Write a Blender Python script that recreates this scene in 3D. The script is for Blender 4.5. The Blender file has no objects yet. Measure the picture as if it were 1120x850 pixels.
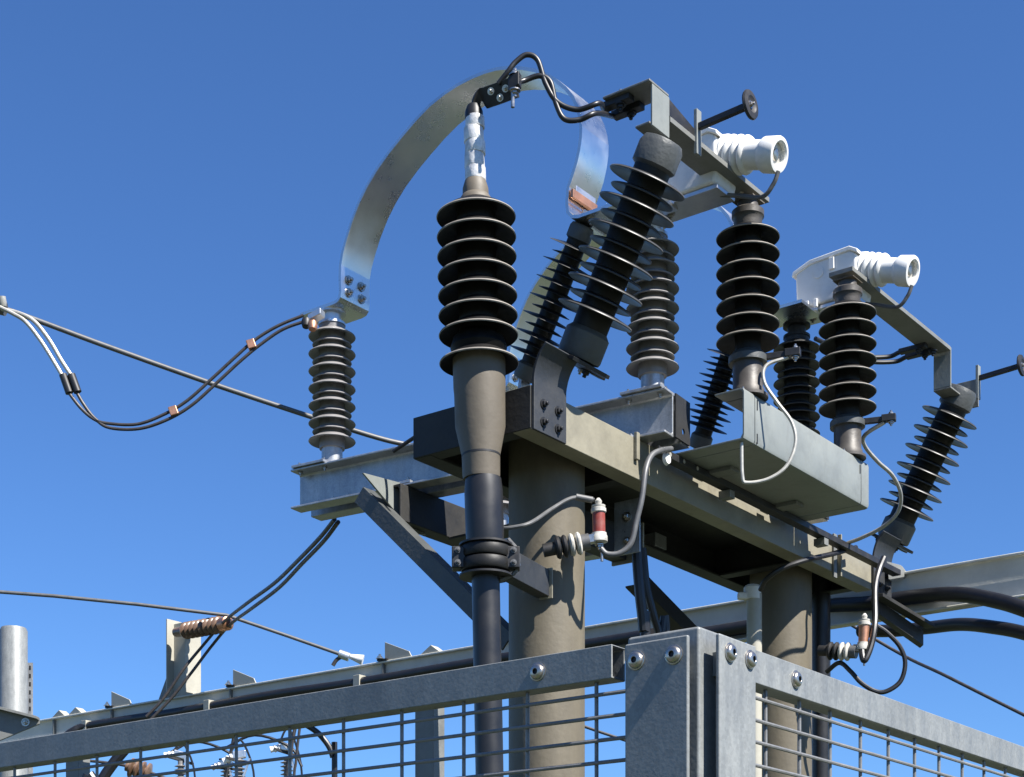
import bpy, bmesh, math, random
from mathutils import Vector, Matrix, Quaternion
R = math.radians
random.seed(7)
scene = bpy.context.scene
C = scene.collection

# ------------------------------------------------------------------ camera
F = 1813.0                      # focal length in pixels of the 1120 px wide photograph
HOR = 1110.0                    # image row of the horizon (below the frame: rising-front lens)
CAMZ = 1.6
cam_d = bpy.data.cameras.new('camera')
cam = bpy.data.objects.new('camera', cam_d); C.objects.link(cam)
cam.location = (0, 0, CAMZ); cam.rotation_euler = (R(90), 0, 0)
cam_d.sensor_width = 36; cam_d.lens = F / 1120 * 36
cam_d.shift_y = (HOR - 425) / 1120
cam_d.clip_start = 0.05; cam_d.clip_end = 6000
scene.camera = cam

# ------------------------------------------------------------------ light
SUN_EL, SUN_AZ = R(49), R(130)      # azimuth clockwise from +Y
w = bpy.data.worlds.new('World'); scene.world = w; w.use_nodes = True
nt = w.node_tree; bg = nt.nodes['Background']
sky = nt.nodes.new('ShaderNodeTexSky'); sky.sky_type = 'NISHITA'; sky.sun_disc = False
sky.sun_elevation = SUN_EL; sky.sun_rotation = SUN_AZ
sky.air_density = 1.0; sky.dust_density = 0.0; sky.ozone_density = 10.0; sky.altitude = 0
wb = nt.nodes.new('ShaderNodeMix'); wb.data_type = 'RGBA'; wb.blend_type = 'MULTIPLY'; wb.inputs[0].default_value = 1
wb.inputs[7].default_value = (.93, 1.13, 1.35, 1)      # the camera's cool white balance, the same over the whole sky
nt.links.new(sky.outputs[0], wb.inputs[6]); nt.links.new(wb.outputs[2], bg.inputs[0]); bg.inputs[1].default_value = 0.05
sun_d = bpy.data.lights.new('sun', 'SUN'); sun_d.energy = 5.0; sun_d.angle = R(0.53); sun_d.color = (1, .965, .91)
sun = bpy.data.objects.new('sun', sun_d); C.objects.link(sun)
sdir = Vector((math.sin(SUN_AZ) * math.cos(SUN_EL), math.cos(SUN_AZ) * math.cos(SUN_EL), math.sin(SUN_EL)))
sun.rotation_euler = sdir.to_track_quat('Z', 'Y').to_euler(); sun.location = (5, -4, 12)
vs = scene.view_settings
vs.view_transform = 'Standard'; vs.look = 'None'; vs.exposure = 1.26; vs.gamma = 1
vs.use_curve_mapping = False
scene.render.engine = 'CYCLES'

# ------------------------------------------------------------------ coordinates
# gantry frame: U runs along the beams (away to the right), W across them (away to the left);
# heights h are measured from eye level
UA = Vector((.603, .798, 0)).normalized()
WA = Vector((-UA.y, UA.x, 0))
ZA = Vector((0, 0, 1))
P0 = Vector((.0985, 4.7, CAMZ))
def UW(u, w, h): return P0 + UA * u + WA * w + ZA * h
def at(px, py, Y): return Vector(((px - 560) / F * Y, Y, CAMZ + (HOR - py) / F * Y))
def on_w(px, py, w):
    r = (px - 560) / F; q = P0 + WA * w
    u = (r * q.y - q.x) / (UA.x - r * UA.y)
    return at(px, py, q.y + UA.y * u)
def on_u(px, py, u):
    r = (px - 560) / F; q = P0 + UA * u
    w = (r * q.y - q.x) / (WA.x - r * WA.y)
    return at(px, py, q.y + WA.y * w)
def uwh(p):
    d = p - P0
    return d.dot(UA), d.dot(WA), d.z

# ------------------------------------------------------------------ materials
def mat(name, col, rough=.5, metal=0., var=.12, scale=6., dirt=None, dirt_amt=.0, dirt_scale=3., bump=.0, bump_scale=40., spec=.5, streak=False, rvar=.08, rust=0.):
    if metal < .5 and max(col) < .5:
        col = tuple(c * .84 for c in col); dirt = tuple(c * .84 for c in dirt) if dirt else None
    m = bpy.data.materials.new(name); m.use_nodes = True
    n = m.node_tree.nodes; l = m.node_tree.links; b = n['Principled BSDF']
    b.inputs['Roughness'].default_value = rough; b.inputs['Metallic'].default_value = metal
    b.inputs['Specular IOR Level'].default_value = spec
    tc = n.new('ShaderNodeTexCoord'); mp = n.new('ShaderNodeMapping'); l.new(tc.outputs['Object'], mp.inputs[0])
    if streak: mp.inputs['Scale'].default_value = (1, 1, .3)
    nz = n.new('ShaderNodeTexNoise'); nz.inputs['Scale'].default_value = scale; nz.inputs['Detail'].default_value = 8; nz.inputs['Roughness'].default_value = .65
    l.new(mp.outputs[0], nz.inputs[0])
    rp = n.new('ShaderNodeMapRange'); rp.inputs[1].default_value = .3; rp.inputs[2].default_value = .7
    rp.inputs[3].default_value = 1 - var; rp.inputs[4].default_value = 1 + var; l.new(nz.outputs['Fac'], rp.inputs[0])
    mx = n.new('ShaderNodeMix'); mx.data_type = 'RGBA'; mx.blend_type = 'MULTIPLY'; mx.inputs[0].default_value = 1
    mx.inputs[6].default_value = (*col, 1); l.new(rp.outputs[0], mx.inputs[7])
    out = mx.outputs[2]
    if dirt:
        n2 = n.new('ShaderNodeTexNoise'); n2.inputs['Scale'].default_value = dirt_scale; n2.inputs['Detail'].default_value = 10; n2.inputs['Roughness'].default_value = .7
        l.new(mp.outputs[0], n2.inputs[0])
        r2 = n.new('ShaderNodeMapRange'); r2.inputs[1].default_value = .48; r2.inputs[2].default_value = .72; r2.inputs[4].default_value = dirt_amt
        l.new(n2.outputs['Fac'], r2.inputs[0])
        m2 = n.new('ShaderNodeMix'); m2.data_type = 'RGBA'; l.new(r2.outputs[0], m2.inputs[0]); l.new(out, m2.inputs[6]); m2.inputs[7].default_value = (*dirt, 1)
        out = m2.outputs[2]
    if rust:
        n5 = n.new('ShaderNodeTexNoise'); n5.inputs['Scale'].default_value = 16; n5.inputs['Detail'].default_value = 12; n5.inputs['Roughness'].default_value = .75
        mp5 = n.new('ShaderNodeMapping'); mp5.inputs['Scale'].default_value = (1, 1, .35); mp5.inputs['Location'].default_value = (3.1, 1.7, .4); l.new(tc.outputs['Object'], mp5.inputs[0]); l.new(mp5.outputs[0], n5.inputs[0])
        r5 = n.new('ShaderNodeMapRange'); r5.inputs[1].default_value = .60; r5.inputs[2].default_value = .74; r5.inputs[4].default_value = rust; l.new(n5.outputs['Fac'], r5.inputs[0])
        m5 = n.new('ShaderNodeMix'); m5.data_type = 'RGBA'; l.new(r5.outputs[0], m5.inputs[0]); l.new(out, m5.inputs[6]); m5.inputs[7].default_value = (.085, .05, .03, 1); out = m5.outputs[2]
    l.new(out, b.inputs['Base Color'])
    r3 = n.new('ShaderNodeMapRange'); r3.inputs[1].default_value = .3; r3.inputs[2].default_value = .7
    r3.inputs[3].default_value = max(.02, rough - rvar); r3.inputs[4].default_value = min(1, rough + rvar); l.new(nz.outputs['Fac'], r3.inputs[0]); l.new(r3.outputs[0], b.inputs['Roughness'])
    if bump:
        n3 = n.new('ShaderNodeTexNoise'); n3.inputs['Scale'].default_value = bump_scale; n3.inputs['Detail'].default_value = 4; l.new(tc.outputs['Object'], n3.inputs[0])
        bp = n.new('ShaderNodeBump'); bp.inputs['Strength'].default_value = bump; bp.inputs['Distance'].default_value = .004
        l.new(n3.outputs['Fac'], bp.inputs['Height']); l.new(bp.outputs[0], b.inputs['Normal'])
    return m

def galv(name, col, metal=.45, rough=.5):
    """galvanised steel: voronoi spangle over blotchy zinc"""
    m = mat(name, col, rough, metal, .18, 38, (col[0] * .6, col[1] * .61, col[2] * .63), .6, 7, .06, 220, rvar=.12, streak=True)
    n = m.node_tree.nodes; l = m.node_tree.links; b = n['Principled BSDF']
    src = b.inputs['Base Color'].links[0].from_socket
    v = n.new('ShaderNodeTexVoronoi'); v.inputs['Scale'].default_value = 240
    tc = [x for x in n if x.type == 'TEX_COORD'][0]; l.new(tc.outputs['Object'], v.inputs[0])
    sp = n.new('ShaderNodeSeparateColor'); l.new(v.outputs['Color'], sp.inputs[0])
    mr = n.new('ShaderNodeMapRange'); mr.inputs[3].default_value = .90; mr.inputs[4].default_value = 1.08; l.new(sp.outputs[0], mr.inputs[0])
    mx = n.new('ShaderNodeMix'); mx.data_type = 'RGBA'; mx.blend_type = 'MULTIPLY'; mx.inputs[0].default_value = 1
    l.new(src, mx.inputs[6]); l.new(mr.outputs[0], mx.inputs[7]); l.new(mx.outputs[2], b.inputs['Base Color'])
    return m

M = {}
M['post'] = mat('olive_painted_steel', (.136, .115, .078), .6, 0, .22, 7, (.078, .064, .044), .8, 5, .2, 60, streak=True, rust=.5)
M['beam'] = mat('grey_green_painted_steel', (.268, .246, .182), .5, 0, .12, 7, (.17, .155, .118), .7, 9, .2, 70, rust=.5)
M['framed'] = mat('shade_black_steel', (.030, .030, .030), .55, 0, .2, 7, (.06, .055, .045), .5, 6, .2, 70, spec=.3)  # near-black base colour stands in for deep shade on the frame steel
M['beamd'] = mat('dull_grey_steel', (.19, .192, .178), .5, 0, .14, 7, (.10, .098, .085), .6, 8, .25, 70, rust=.4)
M['galv'] = galv('galvanised_steel', (.40, .41, .42), .6, .38)
M['fence'] = galv('fence_zinc', (.235, .245, .24), .12, .5)
M['fwire'] = galv('wire_zinc', (.22, .22, .215), .2, .42)
M['box'] = mat('pale_grey_paint', (.235, .25, .232), .42, 0, .06, 9, (.155, .16, .145), .55, 12, .12, 60, rust=.3)
M['alu'] = mat('bright_aluminium', (.76, .76, .75), .31, 1., .06, 5, (.55, .55, .535), .5, 4, .05, 30, rvar=.13)
M['alud'] = mat('dull_aluminium', (.62, .63, .64), .38, .9, .1, 12, (.35, .35, .35), .4, 10)
M['rubber'] = mat('black_silicone', (.010, .010, .0095), .5, 0, .25, 12, (.022, .020, .017), .5, 14, .1, 80, spec=.3)
M['shed'] = mat('black_shed', (.0065, .006, .0058), .55, 0, .3, 10, (.022, .019, .016), .8, 16, .15, 80, spec=.22)
M['rim'] = mat('sunlit_shed_edge', (.27, .245, .21), .6, 0, .25, 14, (.12, .105, .09), .6, 20)  # sunlit edge line painted into the rim colour, with dust on it
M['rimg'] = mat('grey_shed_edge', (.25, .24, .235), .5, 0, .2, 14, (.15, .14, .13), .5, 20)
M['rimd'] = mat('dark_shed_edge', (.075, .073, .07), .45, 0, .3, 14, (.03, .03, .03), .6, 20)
M['shed2'] = mat('dark_grey_silicone', (.020, .020, .021), .42, 0, .2, 10, (.045, .043, .04), .5, 14, spec=.4)
M['rearm'] = mat('weathered_grey_steel', (.55, .54, .48), .5, 0, .12, 5, (.36, .345, .30), .5, 4, .2, 60)
M['porc'] = mat('grey_porcelain', (.215, .205, .20), .38, 0, .15, 9, (.30, .285, .27), .5, 10, spec=.5)
M['fitting'] = mat('dull_brown_fitting', (.075, .066, .056), .5, .1, .18, 14, (.13, .115, .095), .5, 16, .2, 60)
M['cap'] = mat('grey_cast_cap', (.075, .08, .078), .5, .1, .15, 14, (.12, .12, .11), .5, 12, .3, 90)
M['sleeve'] = mat('grey_brown_sleeve', (.132, .110, .080), .6, 0, .12, 8, (.085, .07, .052), .6, 8, .2, 50)
M['cable'] = mat('black_cable', (.012, .012, .014), .42, 0, .2, 12, (.03, .028, .026), .4, 9)
M['wire'] = mat('grey_conductor', (.13, .13, .13), .5, .3, .15, 30)
M['wired'] = mat('dark_conductor', (.05, .044, .042), .5, .2, .2, 30)
M['strand'] = mat('bright_conductor', (.47, .45, .40), .45, .4, .15, 40)
M['tape'] = mat('silver_tape', (.66, .65, .63), .38, .25, .25, 26, (.10, .10, .10), .75, 22, .5, 60)
M['white'] = mat('white_plastic', (.68, .67, .64), .42, 0, .05, 9, (.50, .47, .42), .45, 14)
M['cream'] = mat('cream_paint', (.43, .41, .34), .5, 0, .06, 6, (.25, .23, .18), .4, 8)
M['copper'] = mat('copper', (.55, .27, .16), .4, .8, .2, 20)
M['red'] = mat('red_glaze', (.25, .045, .03), .38, 0, .15, 30, (.33, .22, .18), .4, 25)
M['ceramic'] = mat('white_ceramic', (.5, .48, .43), .3, 0, .1, 20, (.12, .10, .08), .7, 22)
M['brown'] = mat('brown_glaze', (.16, .095, .06), .3, 0, .2, 20, (.28, .2, .14), .4, 20)
M['steel'] = mat('stainless', (.46, .43, .385), .3, .95, .15, 60, (.16, .13, .105), .6, 70)
M['dark'] = mat('dark_iron', (.022, .022, .023), .5, .2, .2, 20, (.06, .05, .042), .5, 20)
M['bracketd'] = mat('shade_dark_bracket', (.034, .037, .042), .5, .1, .18, 14, (.07, .067, .06), .5, 12, .2, 80)  # shade on the arrester strap is put into this dark base colour
M['glass'] = mat('end_lens', (.12, .13, .15), .1, 0, .1, 20)

# ------------------------------------------------------------------ mesh helpers
LOC = {}
def frame(z, hint=None):
    z = Vector(z).normalized()
    h = Vector(hint) if hint is not None else (Vector((0, 0, 1)) if abs(z.z) < .95 else Vector((1, 0, 0)))
    x = (h - z * h.dot(z)).normalized(); y = z.cross(x)
    return x, y, z
def rot_from(axis, hint=None):
    x, y, z = frame(axis, hint)
    return Matrix((x, y, z)).transposed().to_quaternion()
def catmull(pts, n=8):
    pts = [Vector(p) for p in pts]
    out = []
    P = [pts[0] * 2 - pts[1]] + pts + [pts[-1] * 2 - pts[-2]]
    for i in range(1, len(P) - 2):
        a, b, c, d = P[i - 1:i + 3]
        for k in range(n):
            t = k / n
            out.append(.5 * (2 * b + (c - a) * t + (2 * a - 5 * b + 4 * c - d) * t * t + (3 * b - a - 3 * c + d) * t ** 3))
    out.append(pts[-1]); return out

class MB:
    def __init__(s): s.v = []; s.f = []
    def add(s, vs, fs):
        o = len(s.v); s.v += [Vector(v) for v in vs]; s.f += [[i + o for i in f] for f in fs]; return s
    def box(s, o, a, b, c):
        """box centred at o with half vectors a b c"""
        o, a, b, c = map(Vector, (o, a, b, c))
        vs = [o + a * i + b * j + c * k for i in (-1, 1) for j in (-1, 1) for k in (-1, 1)]
        return s.add(vs, [(0, 1, 3, 2), (4, 6, 7, 5), (0, 4, 5, 1), (2, 3, 7, 6), (0, 2, 6, 4), (1, 5, 7, 3)])
    def uwbox(s, u0, u1, w0, w1, h0, h1):
        return s.box(UW((u0 + u1) / 2, (w0 + w1) / 2, (h0 + h1) / 2), UA * (u1 - u0) / 2, WA * (w1 - w0) / 2, ZA * (h1 - h0) / 2)
    def prism(s, poly, ext):
        """polygon of 3D points extruded by vector ext"""
        ext = Vector(ext); n = len(poly); vs = [Vector(p) for p in poly]; vs += [v + ext for v in vs]
        return s.add(vs, [list(range(n))[::-1], list(range(n, 2 * n))] + [(i, (i + 1) % n, n + (i + 1) % n, n + i) for i in range(n)])
    def profile(s, poly, p0, p1, a, b):
        """2D polygon (x along a, y along b) swept from p0 to p1"""
        p0 = Vector(p0); return s.prism([p0 + Vector(a) * x + Vector(b) * y for x, y in poly], Vector(p1) - p0)
    def tube(s, pts, r, seg=10, caps=True):
        pts = [Vector(p) for p in pts]; n = len(pts)
        rr = r if isinstance(r, (list, tuple)) else [r] * n
        t = [(pts[min(i + 1, n - 1)] - pts[max(i - 1, 0)]).normalized() for i in range(n)]
        x, y, z = frame(t[0]); vs = []; fs = []
        for i in range(n):
            x = (x - t[i] * x.dot(t[i])).normalized(); y = t[i].cross(x)
            for k in range(seg):
                a = 2 * math.pi * k / seg; vs.append(pts[i] + (x * math.cos(a) + y * math.sin(a)) * rr[i])
        for i in range(n - 1):
            for k in range(seg):
                k2 = (k + 1) % seg; fs.append((i * seg + k, i * seg + k2, (i + 1) * seg + k2, (i + 1) * seg + k))
        if caps: fs += [list(range(seg))[::-1], list(range((n - 1) * seg, n * seg))]
        return s.add(vs, fs)
    def lathe(s, prof, o=(0, 0, 0), axis=(0, 0, 1), seg=36, caps=True, hint=None):
        x, y, z = frame(axis, hint); o = Vector(o); vs = []; fs = []; n = len(prof)
        for r, h in prof:
            for k in range(seg):
                a = 2 * math.pi * k / seg; vs.append(o + z * h + (x * math.cos(a) + y * math.sin(a)) * max(r, 1e-5))
        for i in range(n - 1):
            for k in range(seg):
                k2 = (k + 1) % seg; fs.append((i * seg + k, i * seg + k2, (i + 1) * seg + k2, (i + 1) * seg + k))
        if caps: fs += [list(range(seg))[::-1], list(range((n - 1) * seg, n * seg))]
        return s.add(vs, fs)
    def strip(s, path, side, th):
        """plate following a 2D path: path points, constant width vector side, thickness th"""
        path = [Vector(p) for p in path]; side = Vector(side); n = len(path); vs = []; fs = []
        for i in range(n):
            t = (path[min(i + 1, n - 1)] - path[max(i - 1, 0)]).normalized(); nn = t.cross(side).normalized() * th / 2
            vs += [path[i] - nn, path[i] + nn, path[i] + nn + side, path[i] - nn + side]
        for i in range(n - 1):
            for k in range(4):
                k2 = (k + 1) % 4; fs.append((i * 4 + k, i * 4 + k2, i * 4 + 4 + k2, i * 4 + 4 + k))
        fs += [(0, 1, 2, 3)[::-1], tuple(range((n - 1) * 4, n * 4))]
        return s.add(vs, fs)
    def mesh(s, name, off=Vector(), sharp=35):
        me = bpy.data.meshes.new(name); me.from_pydata([v - off for v in s.v], [], s.f)
        bm = bmesh.new(); bm.from_mesh(me); bmesh.ops.recalc_face_normals(bm, faces=bm.faces); bm.to_mesh(me); bm.free()
        me.polygons.foreach_set('use_smooth', [True] * len(me.polygons))
        me.set_sharp_from_angle(angle=R(sharp)); return me
    def build(s, name, m, parent=None, loc=None, bevel=0, sharp=35):
        base = LOC[parent] if parent is not None else Vector(loc) if loc is not None else Vector((0, 0, 0))
        me = s.mesh(name, base, sharp); me.materials.append(M[m] if isinstance(m, str) else m)
        o = bpy.data.objects.new(name, me); C.objects.link(o)
        if parent is not None: o.parent = parent
        else: o.location = base
        LOC[o] = base
        if bevel:
            md = o.modifiers.new('bevel', 'BEVEL'); md.width = bevel; md.segments = 2; md.limit_method = 'ANGLE'; md.angle_limit = R(40); md.harden_normals = True
        return o

def tag(o, label, cat, group=None):
    o['label'] = label; o['category'] = cat
    if group: o['group'] = group
    return o
def thing(name, label, cat, loc, group=None):
    o = bpy.data.objects.new(name, None); C.objects.link(o); o.location = loc; o.empty_display_size = .05
    LOC[o] = Vector(loc); return tag(o, label, cat, group)
def place(name, me, parent, pos, axis=(0, 0, 1), hint=None):
    """shared-mesh part set at a world position with its local z along axis"""
    o = bpy.data.objects.new(name, me); C.objects.link(o); o.parent = parent
    o.location = Vector(pos) - LOC[parent]; o.rotation_mode = 'QUATERNION'; o.rotation_quaternion = rot_from(axis, hint)
    return o

# shared bolts -----------------------------------------------------------
def hexbolt(r, tail=False):
    m = MB(); m.lathe([(r * 1.5, 0), (r * 1.5, r * .3)], seg=18)
    m.lathe([(r, r * .3), (r, r * .95), (r * .85, r * 1.1)], seg=6)
    m.lathe([(r * .5, r * 1.1), (r * .5, r * 1.75), (r * .4, r * 1.85)], seg=10)
    return m.mesh('bolt')
HEX = {}
def bolt(parent, pos, axis, r=.008, m='steel'):
    k = (round(r, 4), m)
    if k not in HEX:
        HEX[k] = hexbolt(r); HEX[k].materials.append(M[m])
    return place('bolt', HEX[k], parent, pos, axis)
def domebolt_mesh():
    m = MB(); m.lathe([(.0116, 0), (.0116, .0014), (.0112, .0016)], seg=28)
    m.lathe([(.0100, .0015), (.0099, .0028), (.0091, .0046), (.0075, .0058), (.0056, .0064), (.0040, .0067), (.0036, .0064), (.0034, .0036), (.0001, .0034)], seg=28, caps=False)
    me = m.mesh('dome_bolt'); me.materials.append(M['steel']); me.materials.append(M['dark'])
    for p in me.polygons:
        if max(me.vertices[i].co.xy.length for i in p.vertices) < .0037: p.material_index = 1
    return me
DOME = domebolt_mesh()

def channel(p0, p1, h, fl, t, side, up=ZA, web_front=True):
    """C section from p0 to p1 (points on the outer web face, lower edge); flanges point along side"""
    r = t * .7
    poly = [(0, 0), (fl, 0), (fl, t), (t + r, t), (t, t + r), (t, h - t - r), (t + r, h - t), (fl, h - t), (fl, h), (0, h)]
    return MB().profile(poly, p0, p1, side, up)

# shed shapes --------------------------------------------------------------
def shed_mesh(name, Rr, rc, droop, t, m, seg=48):
    b = MB()
    b.lathe([(rc * .98, droop * .80), (rc + (Rr - rc) * .25, droop * .58), (rc + (Rr - rc) * .6, droop * .28), (Rr - .006, .0012), (Rr - .002, 0), (Rr, t * .35), (Rr - .0015, t * .8),
             (Rr - .007, t * 1.2), (rc + (Rr - rc) * .6, droop * .45 + t), (rc + (Rr - rc) * .2, droop * .9 + t), (rc * .98, droop * 1.15 + t)], seg=seg, caps=False)
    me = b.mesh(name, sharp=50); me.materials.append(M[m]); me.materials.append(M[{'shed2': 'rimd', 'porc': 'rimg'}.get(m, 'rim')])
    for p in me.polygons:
        if min((me.vertices[i].co.xy.length for i in p.vertices)) > Rr - .0045: p.material_index = 1  # rim faces get a lighter painted edge, as if catching the sun
    return me

# ================================================================== GROUND
gm = bpy.data.materials.new('grass_and_gravel'); gm.use_nodes = True
n = gm.node_tree.nodes; l = gm.node_tree.links; b = n['Principled BSDF']; b.inputs['Roughness'].default_value = .9
tc = n.new('ShaderNodeTexCoord'); n1 = n.new('ShaderNodeTexNoise'); n1.inputs['Scale'].default_value = .22; n1.inputs['Detail'].default_value = 5; l.new(tc.outputs['Object'], n1.inputs[0])
n2 = n.new('ShaderNodeTexNoise'); n2.inputs['Scale'].default_value = 25; n2.inputs['Detail'].default_value = 8; l.new(tc.outputs['Object'], n2.inputs[0])
c1 = n.new('ShaderNodeValToRGB'); l.new(n2.outputs['Fac'], c1.inputs[0])
c1.color_ramp.elements[0].position = .3; c1.color_ramp.elements[0].color = (.013, .024, .006, 1); c1.color_ramp.elements[1].position = .75; c1.color_ramp.elements[1].color = (.042, .062, .018, 1)
c2 = n.new('ShaderNodeValToRGB'); l.new(n2.outputs['Fac'], c2.inputs[0])
c2.color_ramp.elements[0].position = .3; c2.color_ramp.elements[0].color = (.03, .027, .023, 1); c2.color_ramp.elements[1].position = .7; c2.color_ramp.elements[1].color = (.085, .078, .066, 1)
mr = n.new('ShaderNodeMapRange'); mr.inputs[1].default_value = .5; mr.inputs[2].default_value = .57; l.new(n1.outputs['Fac'], mr.inputs[0])
mx = n.new('ShaderNodeMix'); mx.data_type = 'RGBA'; l.new(mr.outputs[0], mx.inputs[0]); l.new(c1.outputs[0], mx.inputs[6]); l.new(c2.outputs[0], mx.inputs[7]); l.new(mx.outputs[2], b.inputs['Base Color'])
g = MB(); rings = [0, 6, 15, 40, 120, 500, 3000]
g.add([(x * 3000, y * 3000, 0) for x, y in ((-1, -1), (1, -1), (1, 1), (-1, 1))], [(0, 1, 2, 3)])
go = g.build('ground', gm); go['kind'] = 'structure'

# ================================================================== STEEL GANTRY
HB0, HB1 = 1.522, 1.637            # underside and top of the frame beams
U0, U1 = -.346, 1.709
gan = thing('steel_gantry', 'two-post gantry of olive round posts and grey-green channel beams carrying the switchgear', 'gantry', UW(0, 0, -CAMZ))
for u in (0, 1.4015):
    m = MB(); m.lathe([(.108, 0), (.108, CAMZ + HB1 - .014)], UW(u, 0, -CAMZ), seg=64); p = m.build('post', 'post', gan)
    m = MB(); m.uwbox(u - .18, u + .18, -.18, .18, -CAMZ, -CAMZ + .02); m.build('base_plate', 'post', gan, bevel=.002)
ch = HB1 - HB0
channel(UW(U0, -.2, HB0), UW(U1, -.2, HB0), ch, .06, .008, WA).build('channel_beam', 'beam', gan, bevel=.0025)
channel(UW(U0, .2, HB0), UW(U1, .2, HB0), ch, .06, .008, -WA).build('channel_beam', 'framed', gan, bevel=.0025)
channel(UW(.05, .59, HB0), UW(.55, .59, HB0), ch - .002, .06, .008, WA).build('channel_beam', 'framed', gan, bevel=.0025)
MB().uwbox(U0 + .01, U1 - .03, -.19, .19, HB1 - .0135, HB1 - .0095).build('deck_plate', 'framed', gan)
# cross channels: near end, beside each post, far end
for u, sd in ((U0 - .0025, 1), (.135, 1), (1.265, -1), (U1 - .02, -1)):
    e = .1895 if u != U0 - .0025 else .2
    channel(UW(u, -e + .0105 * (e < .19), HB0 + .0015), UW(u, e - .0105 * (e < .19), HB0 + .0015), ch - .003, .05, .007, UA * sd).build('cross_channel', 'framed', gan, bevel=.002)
# flat plates under the frame beside the posts
for u in (.33,):
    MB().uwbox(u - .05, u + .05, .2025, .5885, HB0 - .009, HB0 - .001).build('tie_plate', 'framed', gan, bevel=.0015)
for u in (-.10,): bolt(gan, UW(U0 - .003, u, HB0 + .085), -UA, .007)
# clamps around the front beam at the far end (vertical straps)
for u in (1.405,):
    MB().uwbox(u - .012, u + .012, -.209, -.2015, HB0 - .02, HB1 + .015).build('beam_strap', 'beamd', gan, bevel=.0015)
    MB().uwbox(u + .028, u + .036, -.216, -.2015, HB0 - .01, HB1 + .02).build('beam_strap', 'beam', gan, bevel=.0015)
MB().uwbox(.142, .158, -.212, -.2015, HB0 + .05, HB1 + .012).build('beam_strap', 'beam', gan, bevel=.0015)
# diagonal brace from the third beam to the near post
def angle(name, p0, p1, a, bdir, leg, t, m, parent):
    poly = [(0, 0), (leg, 0), (leg, t), (t, t), (t, leg), (0, leg)]
    return MB().profile(poly, p0, p1, a, bdir).build(name, m, parent, bevel=.0015)
b0, b1 = UW(.0, .70, 1.632), UW(-.02, .108, 1.09)
ax = (b1 - b0).normalized(); nrm = ax.cross(UA).normalized()
if nrm.z < 0: nrm = -nrm
angle('brace', b0, b1, UA, -nrm, .055, .007, 'cap', gan)  # darker grey than the beams: the brace's shaded face is put into its colour
MB().prism([on_w(397, 517, .62), on_w(438, 528, .62), on_w(442, 556, .62), on_w(466, 585, .62), on_w(453, 584, .62)], WA * .006).build('gusset', 'box', gan, bevel=.001)
# brace on the far side of the near post, seen right of it
b0, b1 = on_w(700, 640, .3), on_w(765, 706, .3)
angle('brace', b0, b1, WA, ZA, .06, .006, 'framed', gan)
# short arm right of the near post with its bolted foot plate
channel(UW(.108, .03, 1.395), UW(.46, .03, 1.395), .10, .05, .007, WA).build('stub_arm', 'framed', gan, bevel=.002)
MB().uwbox(.458, .466, -.03, .085, 1.385, 1.50).build('end_plate', 'beam', gan, bevel=.0015)
MB().uwbox(.30, .305, -.12, -.03, 1.36, 1.52).build('end_plate', 'galv', gan, bevel=.0015)
bolt(gan, UW(.3, -.075, 1.47), -UA, .01); bolt(gan, UW(.3, -.075, 1.40), -UA, .008)
MB().uwbox(.80, .87, .14, .196, 1.535, 1.58).build('clip_plate', 'galv', gan, bevel=.0015)

# ------------------------------------------------------------------ rails carrying post insulators
def rail(du, label):
    A0, A1 = UW(.04 + du, 1.053, HB1 + .001), UW(.166 + du, -.29, HB1 + .001)
    d = (A1 - A0).normalized(); s = ZA.cross(d)
    if s.dot(UA) < 0: s = -s
    t = thing('insulator_rail', label, 'steel rail', A0, 'twin channel rails across the gantry')
    H = .127
    channel(A0 + s * .055, A1 + s * .055, H, .055, .007, -s).build('channel', 'galv', t, bevel=.002)
    channel(A0 + s * .105, A1 + s * .105, H, .055, .007, s).build('channel', 'galv', t, bevel=.002)
    L = (A1 - A0).length
    for f in (.075, L - .075):
        c = A0 + d * f + s * .08 + ZA * (H + .005)
        tpl = MB().box(c, d * .065, s * .088, ZA * .004).build('top_plate', 'galv', t, bevel=.001)
        for i in (-1, 1):
            for j in (-1, 1): bolt(tpl, c + d * .05 * i + s * .065 * j + ZA * .004, ZA, .007)
            bolt(t, c + d * .05 * i - s * .06 - ZA * .013, -ZA, .0065)
    for f in (.10, .16, .22): bolt(t, A0 + d * f + s * .02 + ZA * .0075, ZA, .006)
    # foot clips holding the rail on the beams
    for w_ in ((.18, -.17, .6) if du == 0 else (.18, -.17)):
        f = (1.053 - w_) / 1.353 * L
        MB().box(A0 + d * f + s * .025 + ZA * .0115, d * .022, s * .025, ZA * .004).build('clip', 'galv', t, bevel=.001)
        bolt(t, A0 + d * f + s * .02 + ZA * .0155, ZA, .008)
    cc = A1 + d * .0015 + s * .105 + ZA * .064; ring = [cc + s * (.0095 * math.cos(a)) + ZA * (-.034 + .0095 * math.sin(a)) for a in [math.pi / 2 - i * math.pi / 8 for i in range(17)]]
    o1 = lambda a, b_: cc + s * a + ZA * b_
    MB().prism([o1(0, .062), o1(-.048, .062), o1(-.048, -.062), o1(.044, -.062), o1(.044, .062), o1(.0004, .062)] + ring, d * .005).build('end_plate', 'framed', t)
    return A0, d, s
RAIL1 = rail(0, 'twin galvanised channel rail nearest the camera, under the tall left strap arch')
RAIL2 = rail(.89, 'twin galvanised channel rail farther back, hidden mostly behind the pale front beam')
def rail_pt(rl, w_, h):
    A0, d, s = rl; f = (1.053 - w_) / 1.353 * 1.349
    p = A0 + d * f + s * .08; return Vector((p.x, p.y, CAMZ + h))

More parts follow.
